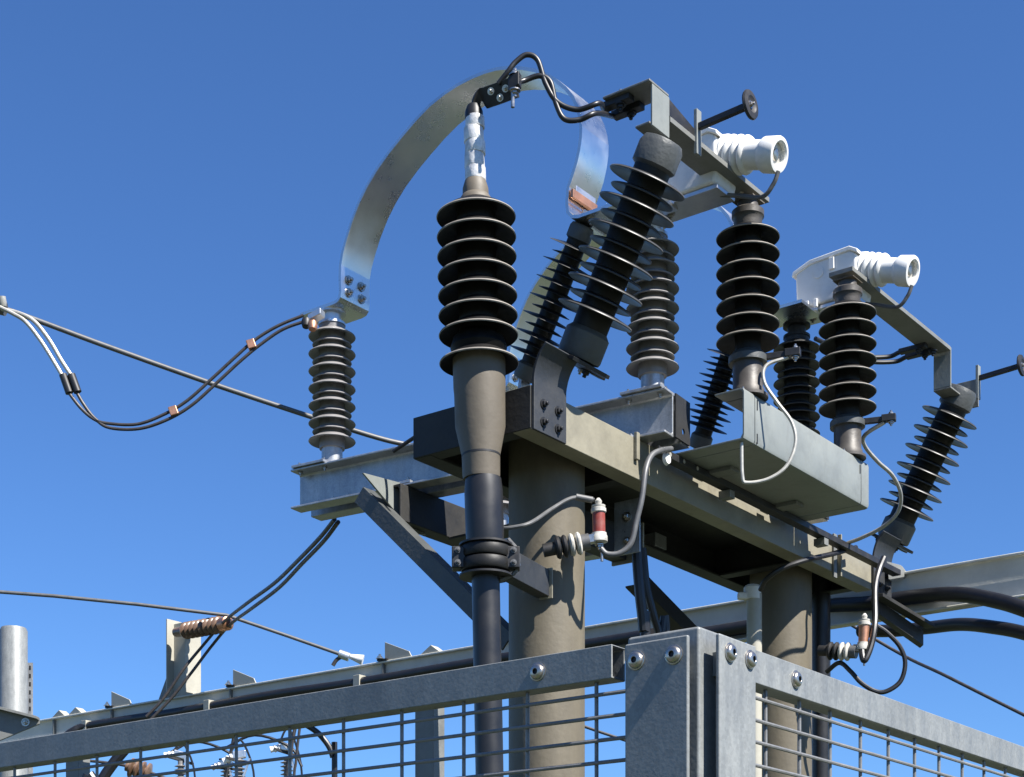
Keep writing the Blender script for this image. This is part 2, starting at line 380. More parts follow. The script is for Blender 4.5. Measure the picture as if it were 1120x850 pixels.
# ------------------------------------------------------------------ insulators
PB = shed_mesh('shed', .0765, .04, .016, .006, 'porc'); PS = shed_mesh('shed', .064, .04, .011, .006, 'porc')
def post_insulator(base, label, group, n=7, m='porc', big=PB, small=PS):
    t = thing('post_insulator', label, 'insulator', base, group)
    MB().lathe([(.055, 0), (.055, .010), (.034, .016), (.034, .06), (.04, .064)], base, seg=32).build('base_fitting', 'galv', t); bf = list(LOC)[-1]
    bolt(bf, base + UA * -.044 + ZA * .01, ZA, .007); bolt(bf, base + WA * -.044 + ZA * .01, ZA, .007)
    MB().lathe([(.041, .06), (.041, .46)], base, seg=32).build('core', m, t)
    z = .082
    for i in range(n):
        place('shed', big, t, base + ZA * z)
        if i < n - 1: place('shed', small, t, base + ZA * (z + .029))
        z += .0565
    MB().lathe([(.044, .46), (.044, .468), (.03, .472), (.03, .495), (.045, .497), (.045, .503)], base, seg=32).build('cap', 'alud' if m == 'porc' else 'dark', t)
    return base + ZA * .503
gI = 'brown-grey ribbed post insulators on the rails'
RT = HB1 + .001 + .127 + .0095
topL1 = post_insulator(rail_pt(RAIL1, .945, RT), 'brown-grey ribbed post insulator standing alone at the far left rail end', gI)
topR1 = post_insulator(rail_pt(RAIL1, -.22, RT), 'brown-grey ribbed post insulator behind the near tilted arrester', gI)
topL2 = post_insulator(rail_pt(RAIL2, .945, RT), 'brown-grey ribbed post insulator hidden behind the tall black cable termination', gI)
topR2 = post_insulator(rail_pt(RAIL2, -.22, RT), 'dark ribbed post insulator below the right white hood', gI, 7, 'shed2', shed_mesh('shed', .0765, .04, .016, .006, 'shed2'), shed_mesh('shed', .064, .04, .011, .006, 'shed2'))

# ------------------------------------------------------------------ aluminium strap arches
def strap(du, label, top):
    u_n = .085
    pix = [(372, 318), (372, 290), (378, 262), (392, 222), (412, 185), (440, 148), (470, 115), (500, 93), (530, 79), (555, 74), (585, 77), (608, 88), (626, 106), (634, 128), (635, 150), (630, 178), (621, 205)]
    wh = []
    for px, py in pix:
        u, w_, h = uwh(on_u(px, py, u_n)); wh.append((w_, h))
    hb = topL1.z - CAMZ + .005
    k = lambda w_, h: UW(u_n + du, w_, h)
    # left foot lies over the insulator cap, then a tight bend up
    w0 = wh[0][0]
    path = [k(1.055, hb), k(w0 + .03, hb), k(w0 + .012, hb + .003), k(w0 + .003, hb + .012), k(w0, hb + .03)]
    path += catmull([k(*p) for p in wh], 2)
    wl, hl = wh[-1]
    path += [k(wl + .004, hb + .05), k(wl + .0, hb + .022), k(wl - .014, hb + .006), k(wl - .035, hb), k(-.30, hb)]
    t = thing('strap_arch', label, 'busbar strap', k(w0, hb), 'bent aluminium strap arches')
    sp_ = MB().strip(path, UA * .135, .010).build('strap', 'alu', t, bevel=.0015, sharp=9)
    for du2 in (.035, .095):
        for dh in (.035, .075): bolt(sp_, k(w0 - .005, hb + dh) + UA * du2, -WA, .010, 'steel')
        bolt(sp_, k(.90, hb + .004) + UA * du2, ZA, .008); bolt(sp_, k(.99, hb + .004) + UA * du2, ZA, .008)
    # copper contact pad and its bolt at the near foot
    MB().box(k(wl - .012, hb + .075) + UA * .065, UA * .062, WA * .005, ZA * .012).build('copper_pad', 'copper', t, bevel=.001)
    MB().box(k(wl - .009, hb + .12) + UA * .075, UA * .05, WA * .003, ZA * .04).build('backing_plate', 'alud', t, bevel=.001)
    bolt(t, k(wl - .018, hb + .03) + UA * .06, -WA, .011, 'steel'); bolt(t, k(wl - .06, hb - .004) + UA * .03, -ZA, .009, 'steel'); bolt(t, k(wl - .06, hb - .004) + UA * .1, -ZA, .009, 'steel')
    return hb
hb = strap(0, 'large bent aluminium strap arching over the black cable termination', topL1)
strap(.89, 'second aluminium strap arch behind, glimpsed left of the tilted arresters', topL2)

# ------------------------------------------------------------------ black front insulators on the pale beam
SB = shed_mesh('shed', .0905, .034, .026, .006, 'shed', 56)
WI = -.44
def front_insulator(px, base_h, label, n=7):
    p = on_w(px, 430, WI); u = uwh(p)[0]; base = UW(u, WI, base_h)
    t = thing('support_insulator', label, 'insulator', base, 'black support insulators on the pale front beam')
    MB().lathe([(.058, 0), (.058, .008), (.047, .010), (.047, .024), (.043, .03), (.043, .10), (.047, .104)], base, seg=40).build('base_fitting', 'fitting', t)
    MB().lathe([(.055, .100), (.055, .118), (.047, .128), (.04, .132)], base, seg=40).build('collar', 'cap', t)
    MB().lathe([(.037, .13), (.037, .515)], base, seg=32).build('core', 'rubber', t)
    for i in range(n): place('shed', SB, t, base + ZA * (.158 + i * .0497))
    m = MB(); m.lathe([(.037, .478), (.040, .500), (.041, .512), (.046, .518), (.046, .534), (.040, .539), (.030, .543), (.029, .561)], base, seg=36); m.build('cap', 'fitting', t)
    # clamp lug at the foot with the earthing wire
    a0 = base + ZA * .108; d = (-WA * .75 + UA * .25).normalized()
    MB().box(a0 + d * .078 + ZA * .006, d * .042, d.cross(ZA) * .007, ZA * .009).build('clamp_lug', 'dark', t, bevel=.002)
    lg = MB().box(a0 + d * .128 + ZA * .008, d * .022, d.cross(ZA) * .012, ZA * .011).build('clamp_lug', 'dark', t, bevel=.002)
    bolt(lg, a0 + d * .135 + ZA * .019, ZA, .007); bolt(lg, a0 + d * .135 - ZA * .004, -ZA, .007)
    bolt(t, base + ZA * .008 - UA * .046 - WA * .01, ZA, .006)
    return u, base
BX1 = 1.755
u1, fb1 = front_insulator(818, BX1 + .002, 'black seven-shed support insulator on the near end of the pale beam')
u2, fb2 = front_insulator(927, BX1 + .002, 'black seven-shed support insulator in front of the right white hood')
HTOP = BX1 + .562; HT1 = HTOP + .02

# pale folded beam carrying them
t = thing('mounting_beam', 'pale grey folded sheet-steel beam under the two black insulators', 'steel beam', UW(.2775, -.48, 1.61))
wf, r_ = -.48, .012
def fold(u0, u1, name, off=0.):  # lower flange extended back toward the frame to cast shade on the front beam
    prof = [(-.226, 1.610), (wf + r_, 1.610), (wf + .003, 1.613), (wf, 1.610 + r_), (wf, BX1 - r_), (wf + .003, BX1 - .003), (wf + r_, BX1), (-.385, BX1),
            (-.385, BX1 - .005), (wf + r_, BX1 - .005), (wf + .005, BX1 - r_), (wf + .005, 1.615 + r_), (wf + r_, 1.615), (-.226, 1.615)]
    return MB().prism([UW(u0, a - off, h) for a, h in prof], UA * (u1 - u0)).build(name, 'box', t, bevel=.001, sharp=40)
fold(.2775, .338, 'end_section'); fold(.3415, 1.028, 'main_section'); fold(1.0315, 1.085, 'end_section')
for u, h in ((.352, 1.725), (.352, 1.63), (1.02, 1.72)):
    MB().uwbox(u - .002, u + .002, wf - .0015, wf + .001, h - .014, h + .014).build('slot', 'dark', t)
for u in (.45, .86):        # brackets down to the frame
    MB().uwbox(u, u + .05, -.34, -.2115, 1.598, 1.6095).build('support_foot', 'beamd', t, bevel=.001)

# ------------------------------------------------------------------ contact arms along U on the front insulators
def flat_u(t, u0, u1, wc, h, name='arm', tilt=0):
    prof = [(-.032, .002), (.05, .002), (.05, -.012), (-.032, -.012)]
    return MB().profile(prof, UW(u0, wc, h), UW(u1, wc, h + tilt), WA, ZA).build(name, 'beamd', t, bevel=.001)
arm1 = thing('contact_arm', 'dark steel arm from the near tilted arrester to its black insulator', 'busbar', UW(.42, WI, HTOP))
flat_u(arm1, -.10, .44, WI, HTOP + .031, tilt=-.0)
# near bracket: vertical plate with folded tab and lugs
MB().uwbox(-.185, -.102, WI - .03, WI - .024, HT1 - .045, HT1 + .062).build('bracket_plate', 'box', arm1, bevel=.0015)
MB().uwbox(-.20, -.105, WI - .03, WI + .115, HT1 + .063, HT1 + .069).build('bracket_tab', 'beamd', arm1, bevel=.0015)
MB().uwbox(-.19, -.10, WI - .024, WI + .02, HT1 - .04, HT1 - .034).build('bracket_foot', 'beamd', arm1, bevel=.0015)
MB().prism([UW(-.102, WI - .030, HT1 + .058), UW(.06, WI - .030, HT1 + .028), UW(.06, WI - .030, HTOP + .034), UW(-.102, WI - .030, HTOP + .034)], WA * .004).build('side_plate', 'dark', arm1, bevel=.001)
for k_ in (0, 1):
    c = UW(-.175 + .05 * k_, WI + .085, HT1 + .055)
    cg = MB().box(c, WA * .045, UA * .014, ZA * .008).build('cable_lug', 'dark', arm1, bevel=.002)
    bolt(cg, c - ZA * .008 - WA * .01, -ZA, .010, 'dark'); bolt(cg, c + ZA * .014 - WA * .01, ZA, .009, 'steel')
bolt(arm1, UW(.34, WI + .005, HTOP + .025), -ZA, .008); bolt(arm1, UW(.36, WI, HTOP + .031), ZA, .012)
MB().uwbox(u1 - .035, u1 + .035, WI - .035, WI + .035, HTOP + .001, HTOP + .0045).build('pad', 'sleeve', arm1)
# horn with disc
def horn(parent, u, w0, h, L, rise):
    MB().uwbox(u - .006, u + .018, w0 - .008, w0 + .002, h - .075, h + .045).build('horn_plate', 'box', parent, bevel=.001)
    d = (-WA + ZA * rise).normalized(); a = UW(u + .006, w0 - .008, h)
    MB().box(a + d * L / 2, d * L / 2, UA * .0075, d.cross(UA) * .0085).build('horn_bar', 'dark', parent, bevel=.002)
    MB().lathe([(.012, -.006), (.026, -.004), (.036, 0), (.038, .004), (.036, .009), (.022, .011), (.014, .006), (.0001, .005)], a + d * L, d, seg=36, caps=False).build('horn_disc', 'dark', parent)
    bolt(parent, a + d * (L + .005), d, .007, 'steel')
horn(arm1, .03, WI - .03, HT1 + .042, .15, .05)
arm2 = thing('contact_arm', 'dark steel arm from the right black insulator out to the far right arrester', 'busbar', UW(u2, WI, HTOP))
flat_u(arm2, .985, 1.77, WI, HTOP + .031)
MB().uwbox(1.771, 1.778, WI - .032, WI + .032, HTOP - .105, HTOP + .031).build('bracket_plate', 'box', arm2, bevel=.0015)
MB().uwbox(1.771, 1.95, WI - .032, WI + .032, HTOP - .112, HTOP - .1055).build('bracket_foot', 'beamd', arm2, bevel=.0015)
MB().uwbox(u2 - .035, u2 + .035, WI - .035, WI + .035, HTOP + .001, HTOP + .0025).build('pad', 'sleeve', arm2)
for k_ in (0, 1):
    c = UW(1.66 + .055 * k_, WI + .06, HTOP + .012)
    cg = MB().box(c, WA * .05, UA * .013, ZA * .008).build('cable_lug', 'dark', arm2, bevel=.002)
    bolt(cg, c - ZA * .008 - WA * .02, -ZA, .010, 'dark')
bolt(arm2, UW(1.69, WI - .0, HTOP - .0), -ZA, .010, 'dark')
MB().uwbox(1.955, 1.962, WI - .06, WI + .02, HTOP - .13, HTOP - .03).build('horn_plate', 'beamd', arm2, bevel=.001)
horn(arm2, 1.96, WI - .052, HTOP - .025, .15, .06)

# ------------------------------------------------------------------ tilted surge arresters
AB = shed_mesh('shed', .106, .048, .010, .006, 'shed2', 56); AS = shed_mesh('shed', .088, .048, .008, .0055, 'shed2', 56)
def arrester(b, hd, label, n=6, sc=1., big=AB, small=AS, cr=.049):
    ax = (hd - b).normalized(); L = (hd - b).length; o = b - ax * .036 * sc
    t = thing('surge_arrester', label, 'surge arrester', o, 'tilted surge arresters')
    def lt(prof, name, m, seg=40): return MB().lathe([(r * sc, z) for r, z in prof], o, ax, seg=seg).build(name, m, t)
    s_ = sc
    lt([(.040, 0), (.058, .004 * s_), (.061, .012 * s_), (.061, .070 * s_), (.050, .082 * s_)], 'base_cap', 'cap')
    T = L + .036 * s_
    lt([(cr, .078 * s_), (cr, T - .03 * s_)], 'core', 'rubber', 32)
    lt([(.05, T - .05 * s_), (.060, T - .042 * s_), (.060, T + .006 * s_), (.052, T + .022 * s_), (.035, T + .026 * s_)], 'head_cap', 'cap', 12)
    z0, z1 = .118 * s_, T - .085 * s_
    for i in range(n):
        z = z0 + (z1 - z0) * i / (n - 1)
        place('shed', big, t, o + ax * z, ax, UA)
        if i < n - 1: place('shed', small, t, o + ax * (z + (z1 - z0) / (n - 1) * .5), ax, UA)
    return t, o, ax
def arrester_bracket(t, o, ax, u0, u1, wface, hbot):
    """bent strap bolted on the front beam, ending in a tilted platform under the arrester"""
    ua, wa, ha = uwh(o)
    p = ax.cross(UA).normalized()
    foot = MB(); hs = [(wface, hbot), (wface, ha - .13), (wface - .001, ha - .092), (wface - .010, ha - .060), (wface - .024, ha - .036), (wface - .042, ha - .017)]
    foot.strip(catmull([UW(u0, *q) for q in hs], 5), UA * (u1 - u0), .008); bs = foot.build('bracket_strap', 'bracketd', t, bevel=.0015)
    MB().box(o - ax * .006, UA * .085, p * .055, ax * .005).build('platform', 'dark', t, bevel=.001)
    MB().box(o + UA * .095 - ax * .008, UA * .03, p * .012, ax * .006).build('earth_lug', 'dark', t, bevel=.002)
    bolt(t, o + UA * .05 - ax * .011, -ax, .011, 'dark'); bolt(t, o - UA * .05 - ax * .011 + p * .03, -ax, .009, 'dark'); bolt(t, o + UA * .075 + p * .04 - ax * .011, -ax, .008, 'steel')
    for du in (.04, .105):
        for dh in (.028, .075): bolt(bs, UW(u0 + du, wface - .004, hbot + dh), -WA, .009, 'dark')
tA, oA, axA = arrester(UW(-.16, -.235, 1.785), UW(-.16, -.477, 2.235), 'near tilted grey-shed surge arrester clamped above the lit front beam')
arrester_bracket(tA, oA, axA, -.345, -.20, -.2055, 1.52)
tD, oD, axD = arrester(UW(1.908, -.207, 1.776), UW(1.908, -.45, 2.225), 'far right tilted surge arrester against open sky')
arrester_bracket(tD, oD, axD, 1.71, 1.86, -.206, 1.52)
MB().uwbox(1.7115, 1.80, -.2, -.188, 1.53, 1.63).build('bracket_foot', 'beamd', tD, bevel=.0015)
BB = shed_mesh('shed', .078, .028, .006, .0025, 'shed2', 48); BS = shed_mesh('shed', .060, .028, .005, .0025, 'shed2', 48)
def rear_arrester(pb, ph, rl, label):
    t_, o_, a_ = arrester(pb, ph, label, 7, .62, BB, BS, .048)
    u, w_, h = uwh(o_)
    MB().uwbox(u - .03, u + .03, w_ - .03, w_ + .05, RT - .008, RT + .001).build('bracket_foot', 'galv', t_, bevel=.001)
    MB().box((o_ + UW(u, w_ + .02, RT)) / 2, UA * .022, WA * .006, (o_ - UW(u, w_ + .02, RT)) / 2).build('bracket_strap', 'galv', t_, bevel=.001)
q0, q1 = at(577, 408, 4.955), at(636, 252, 4.79)
rear_arrester(q0, q1, RAIL1, 'tilted surge arrester behind the near one, just left of it')
q0, q1 = at(766, 484, 5.66), at(803, 372, 5.52)
rear_arrester(q0, q1, RAIL2, 'slim tilted surge arrester seen through the gap left of the pale beam')

# ------------------------------------------------------------------ white hoods
def hood(du, label):
    def UW(u, w_, h): return P0 + UA * u + WA * (w_ + .022) + ZA * h
    u0, u1 = .187 + du, .307 + du; uc = (u0 + u1) / 2
    t = thing('bird_guard_hood', label, 'plastic hood', UW(uc, -.25, 2.30), 'white plastic hoods')
    prof = [(-.250, 2.305), (-.455, 2.305), (-.462, 2.33), (-.462, 2.435), (-.44, 2.452), (-.30, 2.446), (-.245, 2.425)]
    bd = MB().prism([UW(u0, a, h) for a, h in prof], UA * (u1 - u0)).build('body', 'white', t, bevel=.009)
    lid = [(-.236, 2.414), (-.240, 2.430), (-.30, 2.453), (-.44, 2.461), (-.468, 2.445), (-.470, 2.432), (-.44, 2.447), (-.30, 2.439), (-.244, 2.418)]
    MB().prism([UW(u0 - .006, a, h) for a, h in lid], UA * (u1 - u0 + .012)).build('lid', 'white', t, bevel=.0025)
    for a, h in ((-.27, 2.31), (-.30, 2.31)):
        MB().uwbox(u0 - .008, u0 + .002, a - .006, a + .006, h - .015, h + .012).build('latch', 'white', bd, bevel=.002)
    MB().lathe([(.018, 0), (.018, .004)], UW(u0 + .0005, -.33, 2.405), -UA, seg=24).build('knockout', 'white', bd, bevel=.001)
    MB().uwbox(u0 - .009, u0 + .001, -.366, -.348, 2.402, 2.440).build('latch', 'white', bd, bevel=.002)
    a = UW(uc, -.452, 2.405); e = UW(uc, -.625, 2.352); d = (e - a).normalized(); L = (e - a).length
    MB().lathe([(.052, 0), (.053, .014), (.050, .017), (.041, .020), (.041, .023), (.050, .028), (.0525, .033), (.050, .039), (.0405, .044), (.040, .047), (.0495, .052), (.052, .057), (.0495, .063), (.040, .068), (.0395, .071), (.049, .075), (.0505, .079), (.048, .084), (.039, .088), (.038, .091),
                (.038, .13), (.043, .135), (.046, .14), (.047, L), (.045, L + .004), (.036, L + .005), (.031, L + .001), (.030, L - .010)], a, d, seg=48, caps=False).build('bellows', 'white', t, sharp=42); bl = list(LOC)[-1]
    MB().lathe([(.031, L - .012), (.031, L - .009)], a, d, seg=36).build('end_disc', 'ceramic', bl)
    MB().lathe([(.016, L - .009), (.015, L - .006), (.007, L - .004)], a, d, seg=20).build('end_stud', 'steel', bl)
    # bracket plate that carries the hood on the strap foot
    MB().uwbox(u0 + .01, u1 - .01, -.44, -.16, 2.292, 2.3035).build('carrier_plate', 'alud', t, bevel=.001)
    MB().uwbox(u0 + .01, u0 + .016, -.30, -.20, hb + .005, 2.3035).build('carrier_plate', 'alud', t, bevel=.001)
    for w_ in (-.20, -.28): bolt(t, UW(uc, w_, 2.291), -ZA, .009)
    # tail wire looping back under the hood
    c0 = e - ZA * .045; pts = [c0, c0 - ZA * .03 + WA * .015, c0 - ZA * .055 + WA * .05, UW(uc + .02, -.55 + .06, 2.30 - .012), UW(uc, -.44, 2.298)]
    MB().tube(catmull(pts, 6), .006, 10).build('tail_wire', 'wire', t)
hood(0, 'white plastic hood with ribbed snout up beside the disc-ended horn')
hood(.89, 'white plastic hood with ribbed snout at right above the pale beam')

# ------------------------------------------------------------------ cable termination
YT = 4.31
def T(px, py): return at(px, py, YT)
t = thing('cable_termination', 'tall black-shed cable termination under the strap arch', 'cable termination', at(541, 1110 + CAMZ / YT * F, YT))
k_ = YT / F
axT = (T(520.5, 222) - T(524, 395)).normalized()
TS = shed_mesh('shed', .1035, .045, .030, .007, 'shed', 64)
org = T(524, 400)
hs = [(1110 - y) for y in (247, 268.5, 290, 311.5, 333, 355, 377, 404)]
MB().lathe([(.050, -.03), (.050, .42)], org, axT, seg=32).build('core', 'rubber', t)
for y in (239, 261, 282.5, 304, 325.5, 347, 368.5, 399):
    place('shed', TS, t, org + axT * ((400 - y) * k_), axT)
MB().lathe([(.046, .088), (.066, .070), (.074, .045), (.066, .030), (.05, .026)], org, axT, seg=48).build('shed_root', 'shed', t)
# sleeve below
MB().lathe([(.0685, .02), (.068, -.06), (.0665, -.075), (.0655, -.16), (.050, -.235), (.049, -.285), (.0475, -.295)], org, axT, seg=48).build('stress_sleeve', 'sleeve', t)
MB().lathe([(.0505, -.232), (.0505, -.238)], org, axT, seg=48).build('band', 'dark', t)
# top cone, taped conductor, lug
tp = org + axT * (.43)
MB().lathe([(.043, 0), (.041, .012), (.036, .020), (.034, .022), (.0335, .04), (.028, .058), (.026, .062)], tp - axT * .01, axT, seg=36).build('top_cone', 'sleeve', t)
zz = .05
for i in range(5):
    h = (.034, .036, .033, .037, .030)[i]; rr_ = (.0275, .0265, .027, .0262, .0255)[i]
    MB().lathe([(rr_ - .001, zz), (rr_, zz + .002), (rr_ - .0008, zz + h - .001), (rr_ - .0025, zz + h)], tp, axT + Vector(((-1) ** i * .01, 0, 0)), seg=28).build('tape_band', 'tape', t); zz += h - .001
# bent flat lug
l0 = tp + axT * (zz - .004)
lug = MB(); lug.tube([l0, l0 + axT * .02, l0 + axT * .035], [.024, .023, .017], 20)
def lp(px, py, dy): return at(px, py, YT + dy)
A = [(522, 132, 0), (523, 120, 0), (525, 108, -.01), (530, 99, -.02), (545, 93, -.05), (566, 85, -.09)]
path = catmull([lp(px - 3, py - 2, dy) for px, py, dy in A], 5)
prev = None; vsn = []; fsn = []
for i, p in enumerate(path):
    f = min(1, max(0, (i - 8) / 8.)); t_ = (path[min(i + 1, len(path) - 1)] - path[max(i - 1, 0)]).normalized()
    sd_ = (Vector((.02, .01, 0)) * (1 - f) + Vector((.010, .02, -.044)) * f); nn = t_.cross(sd_).normalized() * .005
    o_ = -sd_ * (.5 * (1 - f)); vsn += [p + o_ - nn, p + o_ + nn, p + o_ + sd_ + nn, p + o_ + sd_ - nn]
n_ = len(path)
for i in range(n_ - 1):
    for k2 in range(4): fsn.append((i * 4 + k2, i * 4 + (k2 + 1) % 4, i * 4 + 4 + (k2 + 1) % 4, i * 4 + 4 + k2))
fsn += [(3, 2, 1, 0), tuple(range(n_ * 4 - 4, n_ * 4))]
lug.add(vsn, fsn); lug.build('cable_lug', 'dark', t, bevel=.001)
le = lp(563, 92, -.09)
nf = Vector((-.3, -.9, -.25)).normalized()
for px, py in ((537, 100), (547, 107), (553, 97)): bolt(t, lp(px, py, -.075), nf, .006, 'steel')
MB().box(le + Vector((0, -.005, .0)), (.014, -.008, .004), (.004, .012, 0), (0, 0, .018)).build('lug_clamp', 'dark', t, bevel=.003)
bolt(t, le + Vector((0, -.005, .018)), ZA, .010, 'steel'); bolt(t, le + Vector((0, -.005, -.018)), -ZA, .010, 'steel')
MB().lathe([(.005, 0), (.005, .045)], le + Vector((-.005, -.005, -.062)), ZA, seg=10).build('stud', 'steel', t)
# cable below
MB().lathe([(.047, 0), (.050, -.03), (.050, -.14), (.046, -.20), (.038, -.235)], T(528.5, 524), (T(528.5, 524) - T(532, 640)), seg=40).build('cable_boot', 'cable', t)
MB().tube([T(530.5, 600), T(533, 720), T(535.5, 850), at(541, 1110 + CAMZ / YT * F, YT)], .0365, 32).build('power_cable', 'cable', t)

# clamp that holds the cable on the post
cl = T(531.5, 613); t = thing('cable_clamp', 'black two-part clamp and grey bracket fixing the thick cable to the near post', 'cable clamp', cl)
for z in (-.030, .004):
    MB().lathe([(.0375, 0), (.0635, 0), (.066, .004), (.066, .026), (.0635, .030), (.0375, .030)], cl + ZA * z, ZA, seg=40).build('clamp_half', 'rubber', t)
MB().lathe([(.04, 0), (.07, 0), (.07, .005), (.04, .005)], cl + ZA * -.044, ZA, seg=40).build('clamp_plate', 'dark', t)
MB().lathe([(.04, 0), (.07, 0), (.07, .005), (.04, .005)], cl + ZA * .036, ZA, seg=40).build('clamp_plate', 'dark', t)
for a in (-1, 1):
    MB().box(cl + Vector((a * .07, -.01, .001)), (.018, 0, 0), (0, .022, 0), (0, 0, .028)).build('clamp_ear', 'dark', t, bevel=.003)
    for z in (-.014, .018): bolt(t, cl + Vector((a * .072, -.033, z)), (0, -1, 0), .0055, 'wire')
pw = UW(-.05, -.10, 0); 
br0 = cl + Vector((.058, .02, 0)); br1 = at(601, 612, 4.555)
dd = (br1 - br0); dd.z = 0; L = dd.length; dd.normalize(); sd_ = ZA.cross(dd)
if sd_.y < 0: sd_ = -sd_
channel(br0 - ZA * .032, br0 + dd * L - ZA * .032, .074, .04, .006, sd_).build('clamp_bracket', 'bracketd', t, bevel=.002)
MB().box(br0 + dd * (L + .003) + sd_ * .012 + ZA * .005, dd * .0025, sd_ * .02, ZA * .042).build('bracket_end', 'beam', t, bevel=.001)
MB().tube(catmull([br0 + Vector((.0, -.02, .055)), br0 + Vector((.024, -.028, .02)), br0 + Vector((.02, -.028, -.03)), br0 + Vector((-.02, -.02, -.052))], 6), .0055, 8).build('strap_loop', 'wire', t)
bolt(t, br0 + dd * .03 - sd_ * .003, -sd_, .009, 'steel')

# ------------------------------------------------------------------ spark gaps (ribbed white insulator + red body)
def spark_gap(pr0, pr1, prod0, prod1, label, m='red'):
    d = (pr1 - pr0).normalized(); L = (pr1 - pr0).length
    t = thing('spark_gap', label, 'spark gap', pr0, 'spark gaps on the posts')
    MB().lathe([(.018, -.03), (.018, .004)], pr0, d, seg=20).build('stem', 'dark', t)
    n_ = 4
    for i in range(n_):
        MB().lathe([(.014, 0), (.027, .003), (.031, .008), (.031, .012), (.026, .016), (.014, .018)], pr0 + d * (L * (i + .1) / n_), d, seg=28).build('ribbed_shed', 'ceramic' if i > 1 else 'dark', t)
    MB().lathe([(.013, 0), (.013, L)], pr0, d, seg=20).build('rib_core', 'ceramic', t)
    MB().lathe([(.022, 0), (.022, .022)], pr1, d, seg=20).build('end_cap', 'wire', t)
    a = prod0; u_ = (prod1 - prod0).normalized(); L2 = (prod1 - prod0).length
    MB().lathe([(.0175, L2 * .22), (.0175, L2 * .78)], a, u_, seg=28).build('tube_body', m, t)
    MB().lathe([(.016, 0), (.023, .003), (.023, L2 * .16), (.0205, L2 * .20), (.0205, L2 * .25), (.017, L2 * .26)], a, u_, seg=28).build('lower_collar', 'ceramic', t)
    MB().lathe([(.018, L2 * .76), (.021, L2 * .78), (.021, L2 * .87), (.017, L2 * .89), (.019, L2 * .92), (.019, L2 * .95), (.008, L2 * .98), (.010, L2 * 1.06), (.004, L2 * 1.14)], a, u_, seg=28).build('upper_collar', 'ceramic', t)
    MB().box((pr1 + d * .02 + a) / 2 + u_ * .01, d * .02, d.cross(u_) * .012, u_ * .012).build('link', 'steel', t, bevel=.002)
    bolt(t, a - u_ * .004, -u_, .008, 'steel')
    MB().lathe([(.004, 0), (.004, .05)], a - u_ * .05 + Vector((.006, 0, 0)), ZA, seg=8).build('stud', 'steel', t)
spark_gap(at(606, 600, 4.53), at(636, 594, 4.53), at(655.5, 594, 4.54), at(654.5, 551, 4.54), 'red-bodied spark gap with ribbed white arm beside the near post')
spark_gap(at(905, 712, 5.66), at(930, 713, 5.62), at(944, 712, 5.60), at(945.5, 676, 5.60), 'brown-bodied spark gap with ribbed white arm beside the far post', 'copper')

# ------------------------------------------------------------------ operating rod along the frame
r0, r1 = UW(.17, -.268, 1.586), UW(1.81, -.268, 1.586)
t = thing('operating_rod', 'thin dark perforated angle bar running under the pale beam', 'steel bar', r0)
d = (r1 - r0).normalized()
MB().profile([(0, 0), (.032, 0), (.032, .004), (.004, .004), (.004, .02), (0, .02)], r0, r1, WA, ZA).build('bar', 'dark', t, bevel=.001)
for i in range(3): MB().lathe([(.006, 0), (.006, .001)], r0 + d * (.06 + .075 * i) - WA * .0003 + ZA * .010, -WA, seg=14).build('hole_rim', 'strand', t)
for f in (.42, 1.05): MB().box(r0 + d * f + WA * .022 - ZA * .012, d * .015, WA * .02, ZA * .0118).build('bracket', 'beamd', t, bevel=.001)
MB().lathe([(.014, 0), (.018, .003), (.014, .012)], r0 + d * .03 - ZA * .012, -WA, seg=16).build('knob', 'white', t)

# ------------------------------------------------------------------ loose wires
def wire(name, label, pts, r, m, cat='wire', seg=10, group=None, n=8):
    pts = [Vector(p) for p in pts]; o = MB().tube(catmull(pts, n), r, seg).build(name, m, None, loc=pts[0]); return tag(o, label, cat, group)
def lug_end(fb):
    d = (-WA * .75 + UA * .25).normalized(); return fb + ZA * .105 + d * .115
e1 = lug_end(fb1)
def loop(e, pix, label, yend):
    Y0 = e.y; n_ = len(pix); return [e] + [at(px, py, Y0 + (yend - Y0) * (i + 1) / n_) for i, (px, py) in enumerate(pix)]
wire('earthing_wire', 'bare pale earthing wire looping over the near end of the pale beam', loop(e1, [(838, 400), (836, 418), (850, 440), (866, 462), (870, 485), (860, 510), (840, 524), (817, 528), (812, 521), (811, 484)], '', 4.66), .0052, 'strand', group='earthing wire loops', cat='wire')
e2 = lug_end(fb2)
wire('earthing_wire', 'bare pale earthing wire looping past the far right arrester', loop(e2, [(946, 476), (946, 488), (960, 505), (976, 520), (985, 540), (982, 560), (966, 576), (943, 588), (927, 594)], '', 5.655), .0065, 'strand', group='earthing wire loops', cat='wire')
wire('jumper_wire', 'grey lead from the clamp to the red spark gap top', [at(546, 578, 4.40), at(560, 577, 4.39), at(580, 572, 4.40), at(603, 557, 4.49), at(622, 546, 4.52), at(636, 544, 4.54), at(650, 547, 4.54)], .0055, 'wire', 'wire')
o = MB().tube([at(630, 543.5, 4.535), at(648, 547, 4.54)], .009, 12).build('lead_sleeve', 'wire', None, loc=at(630, 543, 4.535)); tag(o, 'short grey sleeve at the top of the red spark gap', 'cable sleeve')
wire('jumper_wire', 'grey lead rising from the red spark gap up to the perforated bar', [at(657, 600, 4.54), at(664, 606, 4.54), at(678, 605, 4.54), at(690, 594, 4.54), at(696, 570, 4.54), at(702, 545, 4.54), at(706, 515, 4.55), at(712, 499, 4.58), at(722, 493, 4.62), at(734, 491, 4.70)], .008, 'wire', 'wire', 12)
